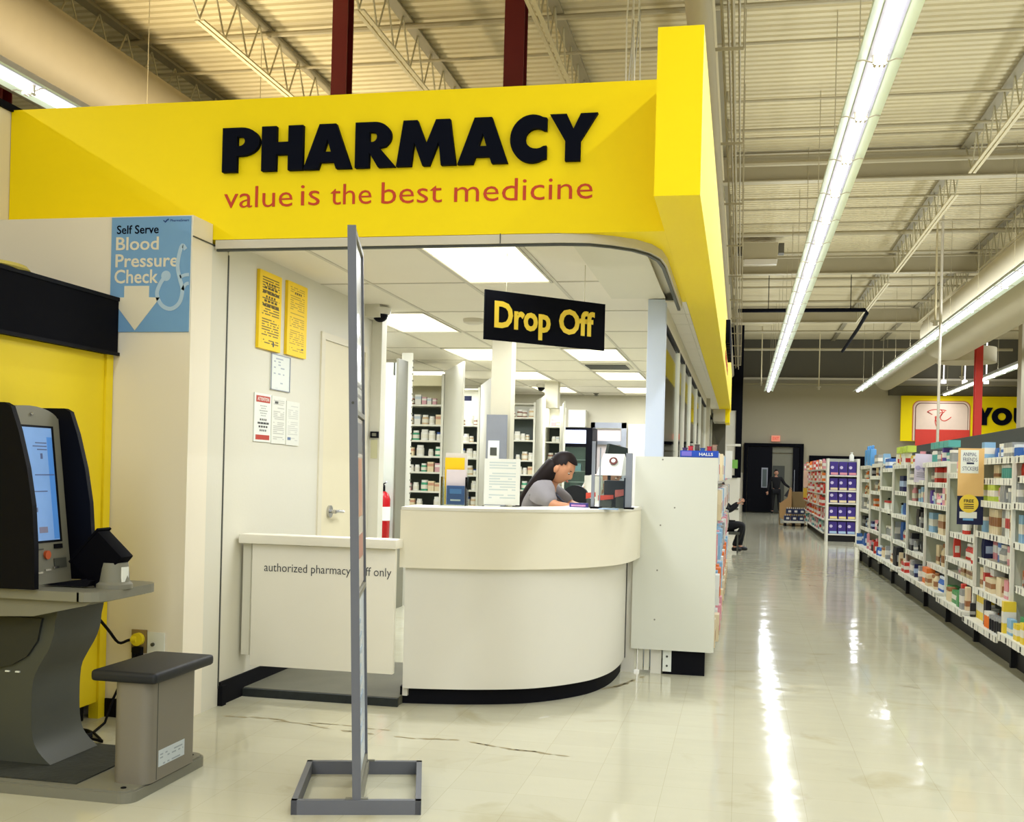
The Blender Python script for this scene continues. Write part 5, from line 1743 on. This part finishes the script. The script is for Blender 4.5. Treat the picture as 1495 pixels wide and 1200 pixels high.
# ---- purple end display at y 25.4
pe = thing('end_display', (2.25, 25.7, 0), 'white end display full of purple boxes, at the far end of the aisle', 'shelving')
B(1.93, 2.56, 25.75, 25.78, .15, 1.85, 'back_panel', m_gfin, pe)
B(1.90, 1.95, 25.38, 25.75, 0, 1.85, 'side_post', m_gwhite, pe)
B(2.54, 2.60, 25.38, 25.75, 0, 1.85, 'side_post', m_gwhite, pe)
B(1.95, 2.54, 25.42, 25.75, 0, .14, 'kick_base', m_gkick, pe)
pz = [.17, .50, .86, 1.14, 1.48]
mpur = mat('purple_box', (62, 44, 130), .45, var=.1)
for r, z in enumerate(pz):
    B(1.95, 2.54, 25.38, 25.75, z - .03, z, 'shelf', m_gwhite, pe)
    for k in range(3):
        x = 1.965 + k * .195
        h_ = .27 if r != 4 else .30
        nm = thing('purple_box', (x + .09, 25.5, z), 'purple box on the %s shelf of the end display, %s' % (['lowest', 'second', 'middle', 'fourth', 'top'][r], ['left', 'middle', 'right'][k]), 'box',
                   group='purple boxes on the end display')
        B(x, x + .175, 25.42, 25.62, z, z + h_, 'carton', mpur, nm)
        B(x + .02, x + .175, 25.414, 25.42, z + .01, z + .06, 'lower_band', mat('band_%s' % ['pale_blue', 'cream', 'cream2', 'cream3', 'pink'][r], [(170, 200, 226), (232, 214, 140), (230, 214, 170), (230, 214, 170), (222, 150, 160)][r], .5), nm)
        MB().cyl((x + .05, 25.412, z + .17), (x + .05, 25.42, z + .17), .035, 14).build('white_disc', mat('disc_lilac', (206, 196, 226), .5), nm)
MB().lathe((2.43, 25.5, 1.80), [(.05, 0), (.05, .12), (.02, .16), (.03, .2)], 10).build('pump_bottle', m_paper, smooth=True, label='white pump bottle on top of the purple end display', cat='bottle')
# red goods on the row that runs on behind
ro = thing('far_shelving_row', (2.1, 29, 0), 'far white shelving row with red and orange goods, left of the purple display', 'shelving')
B(2.25, 2.28, 25.8, 33.5, .1, 1.75, 'back_panel', m_gfin, ro)
B(1.98, 2.25, 25.8, 33.5, 0, .12, 'kick_base', m_gkick, ro)
fz = [.18, .48, .78, 1.06, 1.34, 1.62]
for z in fz:
    B(1.86, 2.25, 25.8, 33.5, z - .03, z, 'shelf', m_gwhite, ro)
for zi, z in enumerate(fz):
    y = 25.95
    while y < 33.4:
        cn = rnd.choice(['red', 'red', 'orange', 'pink', 'cream', 'white'] if zi > 0 else ['teal', 'white', 'grey', 'pink'])
        kk = rnd.choice(['carton', 'bag'])
        inst(kk, prod_mesh(kk, cn), (1.93 - .04 * (zi > 1), y, z), (1.2, 2.2, 1.35), label='%s %s %s from the near end, %s, far row behind the purple display' % (nth('far', cn, kk, zi), cn, kk, SHN[zi]), cat='product',
             group='%s %s packs of the far row' % (cn, kk))
        y += .36
B(1.74, 1.86, 31.6, 31.65, 1.15, 1.60, 'orange_leaflet_card', mat('card_peach', (232, 196, 170), .5), ro)
B(1.74, 1.84, 31.6, 31.65, .85, 1.12, 'yellow_card', mat('card_yellow', (220, 180, 60), .5), ro)

# ================================================================== AISLE SHELVING (left, behind the white end panel)
la = thing('aisle_shelving_bay', (-.4, 10.8, 0), 'white shelving row on the left side of the aisle, behind the white end panel', 'shelving')
B(-.52, -.50, 7.81, 14.2, .1, 1.50, 'back_panel', m_gfin, la)
B(-.50, -.25, 7.81, 14.2, 0, .12, 'kick_base', m_gkick, la)
lz = [.18, .48, .78, 1.08, 1.36]
for z in lz:
    B(-.50, -.17, 7.81, 14.2, z - .025, z, 'shelf', m_gwhite, la)
for y in (8.9, 10.2, 11.5, 12.8):
    B(-.50, -.20, y, y + .02, .1, 1.5, 'side_panel', m_gwhite, la)
for zi, z in enumerate(lz):
    y = 7.95
    while y < 14.0:
        cn = rnd.choice(['pink', 'cream', 'white', 'grey', 'light blue', 'white', 'cream', 'white', 'pink'])
        if zi == 1:
            cn = rnd.choice(['orange', 'light blue', 'white'])
        inst('bag', prod_mesh('bag', cn), (-.145 - .02 * ((zi + int(y * 3)) % 2), y, z + .005), (1.0, 1.6, 1.15 + .1 * (zi % 2)), rz=0,
             label='%s %s bag from the near end, %s, behind the white end board' % (nth('left', cn, zi), cn, SHN[zi]), cat='product', group='%s bags behind the white end board'% cn)
        y += .30
B(-.13, -.07, 9.8, 9.84, 1.38, 1.62, 'shelf_talker', m_paper, la)
# far counter with plant label, and dark items
fc = thing('far_shelf_unit', (-.12, 26, 0), 'white shelf unit with green packs standing far down the left side of the aisle', 'shelving')
B(-.34, .0, 26.0, 26.3, 0, 1.36, 'body', m_gwhite, fc)
B(-.34, -.02, 25.98, 26.0, .62, .66, 'dark_gap', m_kdark, fc)
B(-.34, .0, 26.0, 26.3, 2.1, 2.15, 'top', m_gwhite, fc)
B(-.34, -.32, 26.0, 26.3, 1.36, 2.1, 'side_panel', m_gwhite, fc)
B(-.20, -.06, 25.96, 25.99, 1.58, 1.78, 'green_label', mat('green_pack', (120, 178, 80), .5), fc)
B(-.20, -.06, 25.96, 25.99, 1.36, 1.42, 'black_strip', m_rubber, fc)

# ================================================================== FAR DOOR, SIGNS, BOXES
dd = thing('door_2', (1.25, 44, 0), kind='structure')
MB().box(.13, .26, 43.95, 44.2, 0, 2.72).box(2.26, 2.40, 43.95, 44.2, 0, 2.72).box(.26, 2.26, 43.95, 44.2, 2.60, 2.72).build('door_frame', m_blackm, dd)
B(.28, 1.22, 44.02, 44.08, .02, 2.58, 'door_leaf', m_black, dd)
B(.82, 1.06, 44.0, 44.02, .98, 1.76, 'window_frame', m_silver, dd)
B(.86, 1.02, 43.99, 44.0, 1.02, 1.70, 'pane', mat('door_pane_dark', (90, 100, 98), .2), dd)
B(1.22, 2.0, 44.12, 44.19, .02, 2.30, 'passage_view', mat('passage_grey', (132, 130, 112), .6), dd)
B(1.22, 2.0, 44.10, 44.19, 2.36, 2.58, 'transom_panel', mat('passage_grey', (132, 130, 112), .6), dd)
B(2.0, 2.25, 44.02, 44.10, .02, 2.58, 'door_leaf', m_black, dd)
B(2.06, 2.08, 44.0, 44.02, .5, 1.7, 'pull_bar', m_silver, dd)
B(1.25, 1.7, 44.09, 44.12, .02, 1.85, 'inner_dark_door', m_kdark, dd)
xs_ = thing('exit_sign', (1.33, 44, 2.78), 'small pink red exit sign above the dark double doors', 'sign')
B(1.17, 1.50, 44.10, 44.2, 2.80, 3.03, 'case', mat('exit_sign_glow', (240, 150, 122), .5, emit=.35), xs_)
text('EXIT', (1.335, 44.098, 2.915), X, Z, .24, .12, mat('exit_red', (226, 84, 70), .5, emit=.3), xs_, .002, bold=.02)

# yellow store sign
ss = thing('store_sign', (8.1, 43.8, 2.9), 'large yellow store sign with a red emblem and black letters on the back wall', 'sign')
B(5.93, 11.4, 43.8, 43.94, 2.9, 4.62, 'board', m_yel, ss)
em = mat('emblem_cream', (240, 214, 190), .5)


def tombstone(x0, x1, z0, z1, r, y0, y1, nm, m):
    pts = [(x0, z0), (x1, z0)] + arc(x1 - r, z1 - r, r, r, 0, 90, 8) + arc(x0 + r, z1 - r, r, r, 90, 180, 8)
    return MB().prism(pts, 1, y0, y1).build(nm, m, ss)


tombstone(6.34, 8.42, 2.92, 4.44, .26, 43.792, 43.80, 'emblem_outline', mat('emblem_orange', (206, 120, 70), .5))
tombstone(6.38, 8.38, 2.92, 4.41, .24, 43.785, 43.792, 'emblem_border', em)
tombstone(6.44, 8.33, 2.92, 4.36, .22, 43.778, 43.785, 'emblem_line', mat('emblem_brown', (120, 70, 60), .5))
tombstone(6.47, 8.31, 2.92, 4.33, .20, 43.77, 43.778, 'emblem_field', em)
B(6.46, 8.38, 43.76, 43.77, 2.70, 3.35, 'emblem_red_block', mat('emblem_red', (222, 66, 50), .5), ss)
mrd = mat('script_red', (214, 60, 44), .5)
ribbon([(6.98, 3.96), (6.88, 4.02), (7.10, 4.10), (7.35, 4.10), (7.55, 4.07)], .03, 43.765, 'script_stroke', mrd, ss)
ribbon([(6.88, 4.02), (7.02, 3.93), (7.06, 3.92)], .03, 43.765, 'script_stroke', mrd, ss)
ribbon([(7.36, 4.10), (7.42, 3.98), (7.30, 3.80), (7.16, 3.84), (7.22, 3.60), (7.27, 3.47), (7.22, 3.46), (7.16, 3.70), (7.30, 3.95), (7.40, 4.0)], .03, 43.765, 'script_stroke', mrd, ss)
ribbon([(7.50, 4.04), (7.36, 3.90), (7.36, 3.74), (7.50, 3.68), (7.65, 3.76), (7.73, 3.83)], .03, 43.765, 'script_stroke', mrd, ss)
for g_, a, b_ in (('Y', 8.62, 9.20), ('O', 9.16, 9.87), ('U', 9.93, 10.5)):
    glyph(GL[g_], ((a + b_) / 2, 43.8, 3.87), X, Z, b_ - a, .66, m_letter, ss, .04)
text('the perfect', (9.6, 43.8, 3.30), X, Z, 1.6, .10, mat('small_red', (206, 120, 60), .5), ss, .01) if False else None

# cardboard, pallet, water packs
mk = mat('cardboard', (190, 152, 102), .75, var=.06, scale=6)
mk2 = mat('cardboard_inside', (146, 124, 84), .8, var=.06, scale=6)
cbx = thing('cardboard_box', (1.5, 33.6, 0), 'open cardboard display box with a slanted cut side, left of the far shelving row', 'box')
MB().prism([(1.17, .22), (1.50, .02), (1.50, 1.02), (1.44, 1.10), (1.38, .80), (1.17, .64)], 1, 33.2, 33.23).build('front_panel', mk, cbx)
MB().prism([(33.23, .02), (33.9, .02), (33.9, 1.05), (33.23, 1.05)], 0, 1.49, 1.51).build('side_panel', mk2, cbx)
MB().box(1.51, 1.95, 33.88, 33.9, .02, .98).box(1.17, 1.95, 33.2, 33.9, .0, .02).box(1.17, 1.19, 33.23, 33.9, .02, .64).build('back_panel', mk2, cbx)
pt = thing('pallet', (1.75, 32.7, 0), 'low blue and white pallet carrying the water packs', 'pallet')
B(1.26, 1.84, 32.4, 33.1, .10, .16, 'deck', m_gwhite, pt)
for x in (1.28, 1.52, 1.77):
    B(x, x + .06, 32.42, 33.08, 0, .10, 'runner', m_rubber, pt)
for r in range(2):
    for k in range(3):
        x = 1.32 + k * .175 if r else 1.27 + k * .19
        w_ = .17
        pk = thing('water_pack', (x + .09, 32.6, .16 + r * .2), 'dark blue shrink wrapped water pack in the %s layer on the low pallet, %s' % (['lower', 'upper'][r], ['left', 'middle', 'right'][k]), 'pack')
        B(x, x + w_, 32.45, 32.75, .16 + r * .2, .30 + r * .2, 'wrap', mat('water_navy', (30, 44, 84), .3, var=.3, scale=20), pk)
        B(x + .06, x + .14, 32.444, 32.45, .20 + r * .2, .26 + r * .2, 'label', mat('pack_white', (228, 228, 220), .4), pk)
        for c_ in range(3):
            MB().cyl((x + .035 + .06 * c_, 32.52, .30 + r * .2), (x + .035 + .06 * c_, 32.52, .345 + r * .2), .012, 8).build('bottle_cap', m_paper, pk)

# ================================================================== PEOPLE
def skin_chain(verts, edges, root, sub=2):
    """verts: list of (pos, radius_x, radius_y)"""
    me = bpy.data.meshes.new('sk')
    me.from_pydata([tuple(v[0]) for v in verts], edges, [])
    o = bpy.data.objects.new('sk', me)
    COL.objects.link(o)
    md = o.modifiers.new('skin', 'SKIN')
    md.use_smooth_shade = True
    sv = me.skin_vertices[0].data
    for i, v in enumerate(verts):
        sv[i].radius = (v[1], v[2] if len(v) > 2 else v[1])
        sv[i].use_root = (i == root)
    if sub:
        ss_ = o.modifiers.new('sub', 'SUBSURF')
        ss_.levels = sub
        ss_.render_levels = sub
    bpy.context.view_layer.update()
    dg = bpy.context.evaluated_depsgraph_get()
    m2 = bpy.data.meshes.new_from_object(o.evaluated_get(dg))
    bpy.data.objects.remove(o)
    bm = bmesh.new()
    bm.from_mesh(m2)
    bpy.data.meshes.remove(m2)
    return bm


def join(bm, other, mi=0):
    for f in other.faces:
        f.material_index = mi
    me = bpy.data.meshes.new('j')
    other.to_mesh(me)
    other.free()
    bm.from_mesh(me)
    bpy.data.meshes.remove(me)


def frame(F, U):
    F = Vector(F).normalized()
    R = F.cross(Vector(U)).normalized()
    U2 = R.cross(F).normalized()
    return Matrix((R, F, U2)).transposed()      # local x=right, y=forward, z=up


def head_bm(c, F, U, h=.225):
    b = bmesh.new()
    bmesh.ops.create_uvsphere(b, u_segments=32, v_segments=24, radius=1)
    for v in b.verts:
        x, y, z = v.co
        nz = z
        # base ellipsoid: narrower jaw, flatter face
        wx = .33 * (1 - .22 * max(0, -z) ** 1.2)
        wy = .42 * (1 - .10 * max(0, -z))
        X_, Y_, Z_ = x * wx, y * wy, z * .5
        if y > 0:
            Y_ *= .92
            # jaw and chin forward
            if z < -.5:
                Y_ += .05 * (-z - .5)
        else:
            if z < -.3:
                Y_ *= 1 - .45 * (-z - .3)
        # nose
        if y > .6 and abs(x) < .22:
            g = math.exp(-((x / .11) ** 2)) * math.exp(-(((z + .22) / .17) ** 2))
            Y_ += .085 * g
            g2 = math.exp(-((x / .08) ** 2)) * math.exp(-(((z + .02) / .14) ** 2))
            Y_ += .03 * g2
        # eye hollows
        for sx in (-1, 1):
            g = math.exp(-(((x - sx * .36) / .17) ** 2)) * math.exp(-(((z - .02) / .10) ** 2))
            if y > 0:
                Y_ -= .030 * g
        # lips, brow
        if y > .6:
            Y_ += .022 * math.exp(-((x / .2) ** 2)) * math.exp(-(((z + .50) / .06) ** 2))
            Y_ += .012 * math.exp(-(((z - .18) / .08) ** 2))
        v.co = (X_ * h, Y_ * h, Z_ * h)
    # ears
    for s in (-1, 1):
        e = bmesh.new()
        bmesh.ops.create_uvsphere(e, u_segments=10, v_segments=8, radius=1)
        bmesh.ops.scale(e, vec=(.016 * h / .225, .022 * h / .225, .034 * h / .225), verts=e.verts)
        bmesh.ops.translate(e, vec=(s * .315 * h, -.02 * h, -.06 * h), verts=e.verts)
        join(b, e)
    M = Matrix.Translation(c) @ frame(F, U).to_4x4()
    b.transform(M)
    return b, M


def hand_bm(w, d, n, s=1.0, curl=.5):
    """w wrist, d direction of fingers, n palm normal (palm side)"""
    d, n = Vector(d).normalized(), Vector(n).normalized()
    r = d.cross(n).normalized()
    n = r.cross(d).normalized()
    w = Vector(w)
    out = skin_chain([(w, .024 * s, .019 * s), (w + d * .035 * s, .030 * s, .016 * s), (w + d * .075 * s, .036 * s, .015 * s), (w + d * .09 * s, .034 * s, .013 * s)],
                     [(0, 1), (1, 2), (2, 3)], 0, 1)
    for k, (off, L) in enumerate(((-.027, .066), (-.009, .075), (.009, .070), (.026, .056))):
        p = w + d * .075 * s + r * off * s
        L *= s
        a1, a2, a3 = curl * .5, curl * 1.1, curl * 1.6
        pts = [p]
        for a, f in ((a1, .5), (a2, .3), (a3, .25)):
            pts.append(pts[-1] + (d * math.cos(a) + n * math.sin(a)) * L * f)
        join(out, skin_chain([(q, .0085 * s - .0006 * i) for i, q in enumerate(pts)], [(0, 1), (1, 2), (2, 3)], 0, 1))
    p = w + d * .03 * s - r * .024 * s
    t = (d * .7 - r * .7 + n * .2).normalized()
    q = p + t * .035 * s
    q2 = q + (t * .5 + d * .6).normalized() * .028 * s
    join(out, skin_chain([(p, .011 * s), (q, .0095 * s), (q2, .0085 * s)], [(0, 1), (1, 2)], 0, 1))
    return out


def person(name, label, J, skinrgb, hairrgb, topm, legm, shoem, headF, headU, long_hair=None, sleeves='short', coat=None, hands=None, hat=None, headh=.225):
    V_ = {k: Vector(v) for k, v in J.items()}
    root = thing('person', (V_['pelvis'].x, V_['pelvis'].y, min(v.z for v in V_.values()) - .04), label, 'person')
    sk = mat('skin_%s' % name, skinrgb, .55, var=.04, scale=20)
    names = ['pelvis', 'waist', 'chest', 'neck', 'nape', 'shL', 'elL', 'wrL', 'shR', 'elR', 'wrR', 'hipL', 'knL', 'anL', 'toL', 'hipR', 'knR', 'anR', 'toR']
    rad = dict(pelvis=(.13, .10), waist=(.115, .09), chest=(.14, .10), neck=(.055, .055), nape=(.05, .05), sh=(.055,), el=(.038,), wr=(.026,), hip=(.085,), kn=(.055,), an=(.038,), to=(.03,))
    E_ = [('pelvis', 'waist'), ('waist', 'chest'), ('chest', 'neck'), ('neck', 'nape'), ('chest', 'shL'), ('shL', 'elL'), ('elL', 'wrL'), ('chest', 'shR'), ('shR', 'elR'), ('elR', 'wrR'),
          ('pelvis', 'hipL'), ('hipL', 'knL'), ('knL', 'anL'), ('anL', 'toL'), ('pelvis', 'hipR'), ('hipR', 'knR'), ('knR', 'anR'), ('anR', 'toR')]

    def R(n, add=0, k=1):
        r = rad.get(n) or rad[n[:-1]]
        return tuple(x * k + add for x in (r if len(r) == 2 else (r[0], r[0])))

    def chain(ns, es, add, k=1.0, sub=2):
        ns = [n for n in ns]
        vs_ = [(V_[n],) + R(n, add, k) for n in ns]
        return skin_chain(vs_, [(ns.index(a), ns.index(b)) for a, b in es], ns.index('pelvis') if 'pelvis' in ns else 0, sub)

    body = chain(names, E_, 0)
    hb, HM = head_bm(V_['head'], headF, headU, headh)
    join(body, hb)
    for s in ('L', 'R'):
        if hands and s in hands:
            dd_, nn_ = hands[s]
        else:
            dd_, nn_ = (V_['wr' + s] - V_['el' + s]), Vector((0, 0, -1)) if abs((V_['wr' + s] - V_['el' + s]).normalized().z) < .8 else Vector((0, 1, 0))
        join(body, hand_bm(V_['wr' + s], dd_, nn_))
    bo = link('body', body, [sk], root, smooth=True)
    # eyes, brows, mouth
    k = headh
    for s in (-1, 1):
        e = MB().sph((0, 0, 0), .05 * k, 0, 10, 8, (1.1, 1, .55))
        e.bm.transform(HM @ Matrix.Translation((s * .118 * k, .318 * k, .0)))
        eo = e.build('eye', mat('eye_white', (224, 216, 206), .3), root, smooth=True)
        e = MB().sph((0, 0, 0), .034 * k, 0, 8, 6, (1.2, .9, .8))
        e.bm.transform(HM @ Matrix.Translation((s * .118 * k, .342 * k, -.010 * k)))
        e.build('iris', mat('iris_dark', (26, 18, 16), .3), eo, smooth=True)
        e = MB().box(-.07 * k, .07 * k, -.008 * k, .012 * k, -.010 * k, .010 * k)
        e.bm.transform(HM @ Matrix.Translation((s * .13 * k, .36 * k, .085 * k)))
        e.build('eyebrow', mat('brow_dark', (36, 26, 22), .7), root)
    e = MB().sph((0, 0, 0), 1, 0, 12, 8, (.085 * k, .03 * k, .028 * k))
    e.bm.transform(HM @ Matrix.Translation((0, .385 * k, -.25 * k)))
    e.build('mouth', mat('lips_%s' % name, (168, 92, 84), .5), root, smooth=True)
    # hair cap
    hm = mat('hair_%s' % name, hairrgb, .6, var=.3, scale=30, spec=.15)
    b = bmesh.new()
    bmesh.ops.create_uvsphere(b, u_segments=28, v_segments=20, radius=1)
    dele = []
    for v in b.verts:
        x, y, z = v.co
        if (y > .42 and z < .50) or (y > .12 and z < .12) or (y > -.12 and z < -.25 and abs(x) > .3 and y > -.1) or (z < -.80):
            dele.append(v)
        v.co = (x * .37 * k, y * .47 * k - .015 * k, z * .54 * k + .016 * k)
    bmesh.ops.delete(b, geom=dele, context='VERTS')
    bmesh.ops.solidify(b, geom=b.faces[:], thickness=.012)
    b.transform(HM)
    if long_hair:
        hc = skin_chain([(Vector(p), a, c_) for p, a, c_ in long_hair], [(i, i + 1) for i in range(len(long_hair) - 1)], 0, 2)
        join(b, hc)
    link('hair', b, [hm], root, smooth=True)
    # top
    ns = ['pelvis', 'waist', 'chest', 'neck', 'shL', 'elL', 'shR', 'elR']
    es = [('pelvis', 'waist'), ('waist', 'chest'), ('chest', 'neck'), ('chest', 'shL'), ('shL', 'elL'), ('chest', 'shR'), ('shR', 'elR')]
    rad_n = dict(rad)
    if sleeves == 'long':
        ns += ['wrL', 'wrR']
        es += [('elL', 'wrL'), ('elR', 'wrR')]
    V_['neck_save'] = V_['neck']
    V_['neck'] = V_['chest'].lerp(V_['neck'], .8)
    tp_ = chain(ns, es, .014, 1.06)
    V_['neck'] = V_['neck_save']
    link('coat' if coat else 'shirt', tp_, [topm], root, smooth=True)
    ns = ['pelvis', 'hipL', 'knL', 'anL', 'hipR', 'knR', 'anR']
    es = [('pelvis', 'hipL'), ('hipL', 'knL'), ('knL', 'anL'), ('pelvis', 'hipR'), ('hipR', 'knR'), ('knR', 'anR')]
    link('trousers', chain(ns, es, .012, 1.06), [legm], root, smooth=True)
    for s in ('L', 'R'):
        a, t_ = V_['an' + s], V_['to' + s]
        d_ = (t_ - a)
        d_.z = 0
        d_.normalize()
        zf = min(a.z, t_.z) - .03
        sc_ = skin_chain([(Vector((a.x, a.y, zf + .04)) - d_ * .04, .045, .04), (Vector((a.x, a.y, zf + .05)) + d_ * .05, .046, .045), (Vector((a.x, a.y, zf + .032)) + d_ * .15, .044, .03)], [(0, 1), (1, 2)], 0, 2)
        link('shoe', sc_, [shoem], root, smooth=True)
    return root


shoe = mat('shoe_black', (16, 16, 18), .5)
blk = mat('cloth_black', (16, 16, 20), .85, var=.15)
# woman at the counter
stl = thing('desk_stool', (-1.56, 7.72, .05), 'high dark stool under the long haired woman behind the counter', 'stool')
MB().lathe((-1.56, 7.70, .66), [(.16, 0), (.18, .02), (.18, .06), (.15, .08)], 20).build('seat', m_seat, stl, smooth=True)
MB().cyl((-1.56, 7.70, .10), (-1.56, 7.70, .66), .03, 12).lathe((-1.56, 7.70, .05), [(.22, 0), (.22, .02), (.04, .05)], 20).build('pedestal', m_chrome, stl, smooth=True)
W1 = dict(pelvis=(-1.55, 7.70, .86), waist=(-1.49, 7.70, 1.02), chest=(-1.40, 7.68, 1.205), neck=(-1.31, 7.66, 1.315), nape=(-1.265, 7.64, 1.365), head=(-1.222, 7.60, 1.425),
          shR=(-1.36, 7.50, 1.275), elR=(-1.245, 7.42, 1.165), wrR=(-1.06, 7.36, 1.155), shL=(-1.34, 7.85, 1.275), elL=(-1.18, 7.80, 1.16), wrL=(-1.05, 7.56, 1.15),
          hipR=(-1.50, 7.60, .84), knR=(-1.15, 7.68, .86), anR=(-1.22, 7.70, .42), toR=(-1.10, 7.70, .40), hipL=(-1.50, 7.82, .84), knL=(-1.12, 7.86, .86), anL=(-1.20, 7.86, .42), toL=(-1.08, 7.86, .40))
person('clerk', 'woman with long dark hair in a grey top, leaning over behind the counter', W1, (196, 140, 104), (26, 18, 16),
       mat('cloth_grey_top', (140, 136, 138), .8, var=.12, scale=12), blk, shoe, (.80, -.26, -.50), (.48, .0, .88),
       long_hair=[((-1.255, 7.62, 1.46), .088, .088), ((-1.295, 7.60, 1.415), .088, .080), ((-1.36, 7.58, 1.36), .070, .062), ((-1.43, 7.56, 1.285), .052, .045), ((-1.50, 7.56, 1.18), .042, .036), ((-1.55, 7.58, 1.07), .028, .028)],
       hands={'R': ((1, -.05, -.02), (0, 0, -1)), 'L': ((.8, -.5, -.02), (0, 0, -1))}, headh=.225)
# lanyard straps on her top
MB().tube([(-1.30, 7.56, 1.285), (-1.225, 7.50, 1.225), (-1.17, 7.50, 1.17)], .008, 6).build('lanyard', mat('lanyard_dark', (40, 44, 56), .6), smooth=True,
    label='dark lanyard hanging from the neck of the woman in grey', cat='lanyard')
# office chair
ch = thing('office_chair', (-1.22, 8.45, .05), 'black office chair with a rounded back, behind the woman in grey', 'chair')
MB().prism([(p[0], p[1]) for p in [(-1.31 + .0, 1.08)] + arc(-1.228, 1.20, .105, .10, 190, -10, 16) + [(-1.145, 1.08)]], 1, 8.28, 8.34).build('backrest', m_seat, ch)
B(-1.45, -1.0, 8.36, 8.80, .58, .66, 'seat', m_seat, ch, bev=.03)
MB().cyl((-1.22, 8.58, .12), (-1.22, 8.58, .58), .025, 10).build('pedestal', m_chrome, ch)
MB().box(-1.25, -1.19, 8.32, 8.36, .6, 1.12).build('back_support', m_rubber, ch)
for k in range(5):
    a = k * 2 * PI / 5
    MB().cyl((-1.22, 8.58, .12), (-1.22 + .24 * math.cos(a), 8.58 + .24 * math.sin(a), .08), .016, 8).sph((-1.22 + .24 * math.cos(a), 8.58 + .24 * math.sin(a), .077), .027, 0, 10, 8).build('leg', m_rubber, ch)
# person in white coat behind
W2 = dict(pelvis=(-1.30, 9.0, .95), waist=(-1.27, 8.97, 1.08), chest=(-1.17, 8.92, 1.27), neck=(-1.09, 8.90, 1.36), nape=(-1.065, 8.89, 1.39), head=(-1.02, 8.86, 1.40),
          shR=(-1.15, 8.74, 1.31), elR=(-1.12, 8.62, 1.12), wrR=(-.98, 8.55, 1.10), shL=(-1.12, 9.08, 1.32), elL=(-1.0, 9.12, 1.12), wrL=(-.90, 8.95, 1.12),
          hipR=(-1.30, 8.90, .93), knR=(-1.24, 8.88, .52), anR=(-1.30, 8.90, .13), toR=(-1.16, 8.88, .085), hipL=(-1.28, 9.10, .93), knL=(-1.20, 9.12, .52), anL=(-1.26, 9.12, .13), toL=(-1.12, 9.10, .085))
person('coat', 'person in a white coat bending forward, half hidden by the glass counter display', W2, (190, 140, 108), (22, 18, 18),
       mat('cloth_white_coat', (222, 220, 204), .8, var=.05), blk, shoe, (.7, -.35, -.62), (.6, -.1, .8), sleeves='long', coat=True)
# seated person far down the aisle
sx, sy = -.10, 20.5
S1 = dict(pelvis=(-.26, 20.5, .50), waist=(-.28, 20.5, .64), chest=(-.31, 20.48, .86), neck=(-.35, 20.48, 1.02), nape=(-.355, 20.48, 1.08), head=(-.36, 20.48, 1.19),
          shR=(-.30, 20.30, .93), elR=(-.18, 20.20, .76), wrR=(-.02, 20.24, .90), shL=(-.30, 20.66, .93), elL=(-.16, 20.66, .80), wrL=(-.02, 20.45, .91),
          hipR=(-.22, 20.40, .48), knR=(.08, 20.36, .52), anR=(-.08, 20.38, .11), toR=(.04, 20.34, .06), hipL=(-.22, 20.60, .48), knL=(.08, 20.64, .52), anL=(.02, 20.62, .11), toL=(.14, 20.62, .06))
person('seated', 'person in black clothes seated far down the aisle, holding a phone out', S1, (188, 138, 110), (30, 24, 22), blk, blk, shoe, (1, 0, -.2), (.2, 0, 1), sleeves='long',
       hands={'R': ((.7, .2, .6), (0, 1, 0)), 'L': ((.8, -.3, .5), (0, -1, 0))})
B(.07, .20, 20.30, 20.33, .965, .985, 'phone', m_black, label='dark phone held out by the person seated in the aisle', cat='phone')
bh = thing('waiting_bench', (-.15, 20.6, 0), 'low seat under the person in black, with a red side', 'bench')
B(-.40, .02, 20.25, 20.80, .34, .39, 'seat', m_kdark, bh)
for (x, y) in ((-.38, 20.28), (-.03, 20.28), (-.38, 20.74), (-.03, 20.74)):
    B(x, x + .03, y, y + .03, 0, .34, 'leg', m_kdark, bh)
B(.02, .07, 20.68, 20.95, .14, .42, 'red_side', mat('seat_red', (150, 24, 40), .6), bh)
# person at the far door
D1 = dict(pelvis=(1.36, 43.0, .88), waist=(1.36, 43.0, 1.05), chest=(1.36, 43.0, 1.28), neck=(1.35, 42.98, 1.43), nape=(1.35, 42.97, 1.47), head=(1.35, 42.95, 1.57),
          shR=(1.18, 43.0, 1.36), elR=(1.08, 43.0, 1.10), wrR=(1.05, 42.95, .86), shL=(1.54, 43.0, 1.36), elL=(1.68, 43.0, 1.14), wrL=(1.86, 43.0, 1.02),
          hipR=(1.27, 43.0, .86), knR=(1.25, 42.98, .48), anR=(1.24, 43.0, .10), toR=(1.22, 42.88, .055), hipL=(1.46, 43.0, .86), knL=(1.48, 42.96, .48), anL=(1.50, 43.0, .10), toL=(1.52, 42.88, .055))
person('door', 'person in black standing before the far double doors, holding out a bag', D1, (196, 146, 120), (30, 24, 22), blk, blk, shoe, (.1, -1, -.05), (0, 0, 1), sleeves='long')
bg = thing('shopping_bag', (1.85, 42.95, .6), 'dark bag held out by the person at the far doors', 'bag')
MB().prism([(1.66, .70), (1.98, .58), (2.05, .66), (1.95, .97), (1.85, .97), (1.78, .90)], 1, 42.86, 42.98).build('bag_body', mat('bag_charcoal', (38, 38, 42), .7), bg)
MB().tube([(1.83, 42.92, .95), (1.86, 42.92, 1.02), (1.91, 42.92, .95)], .012, 6).build('handle', m_rubber, bg, smooth=True)
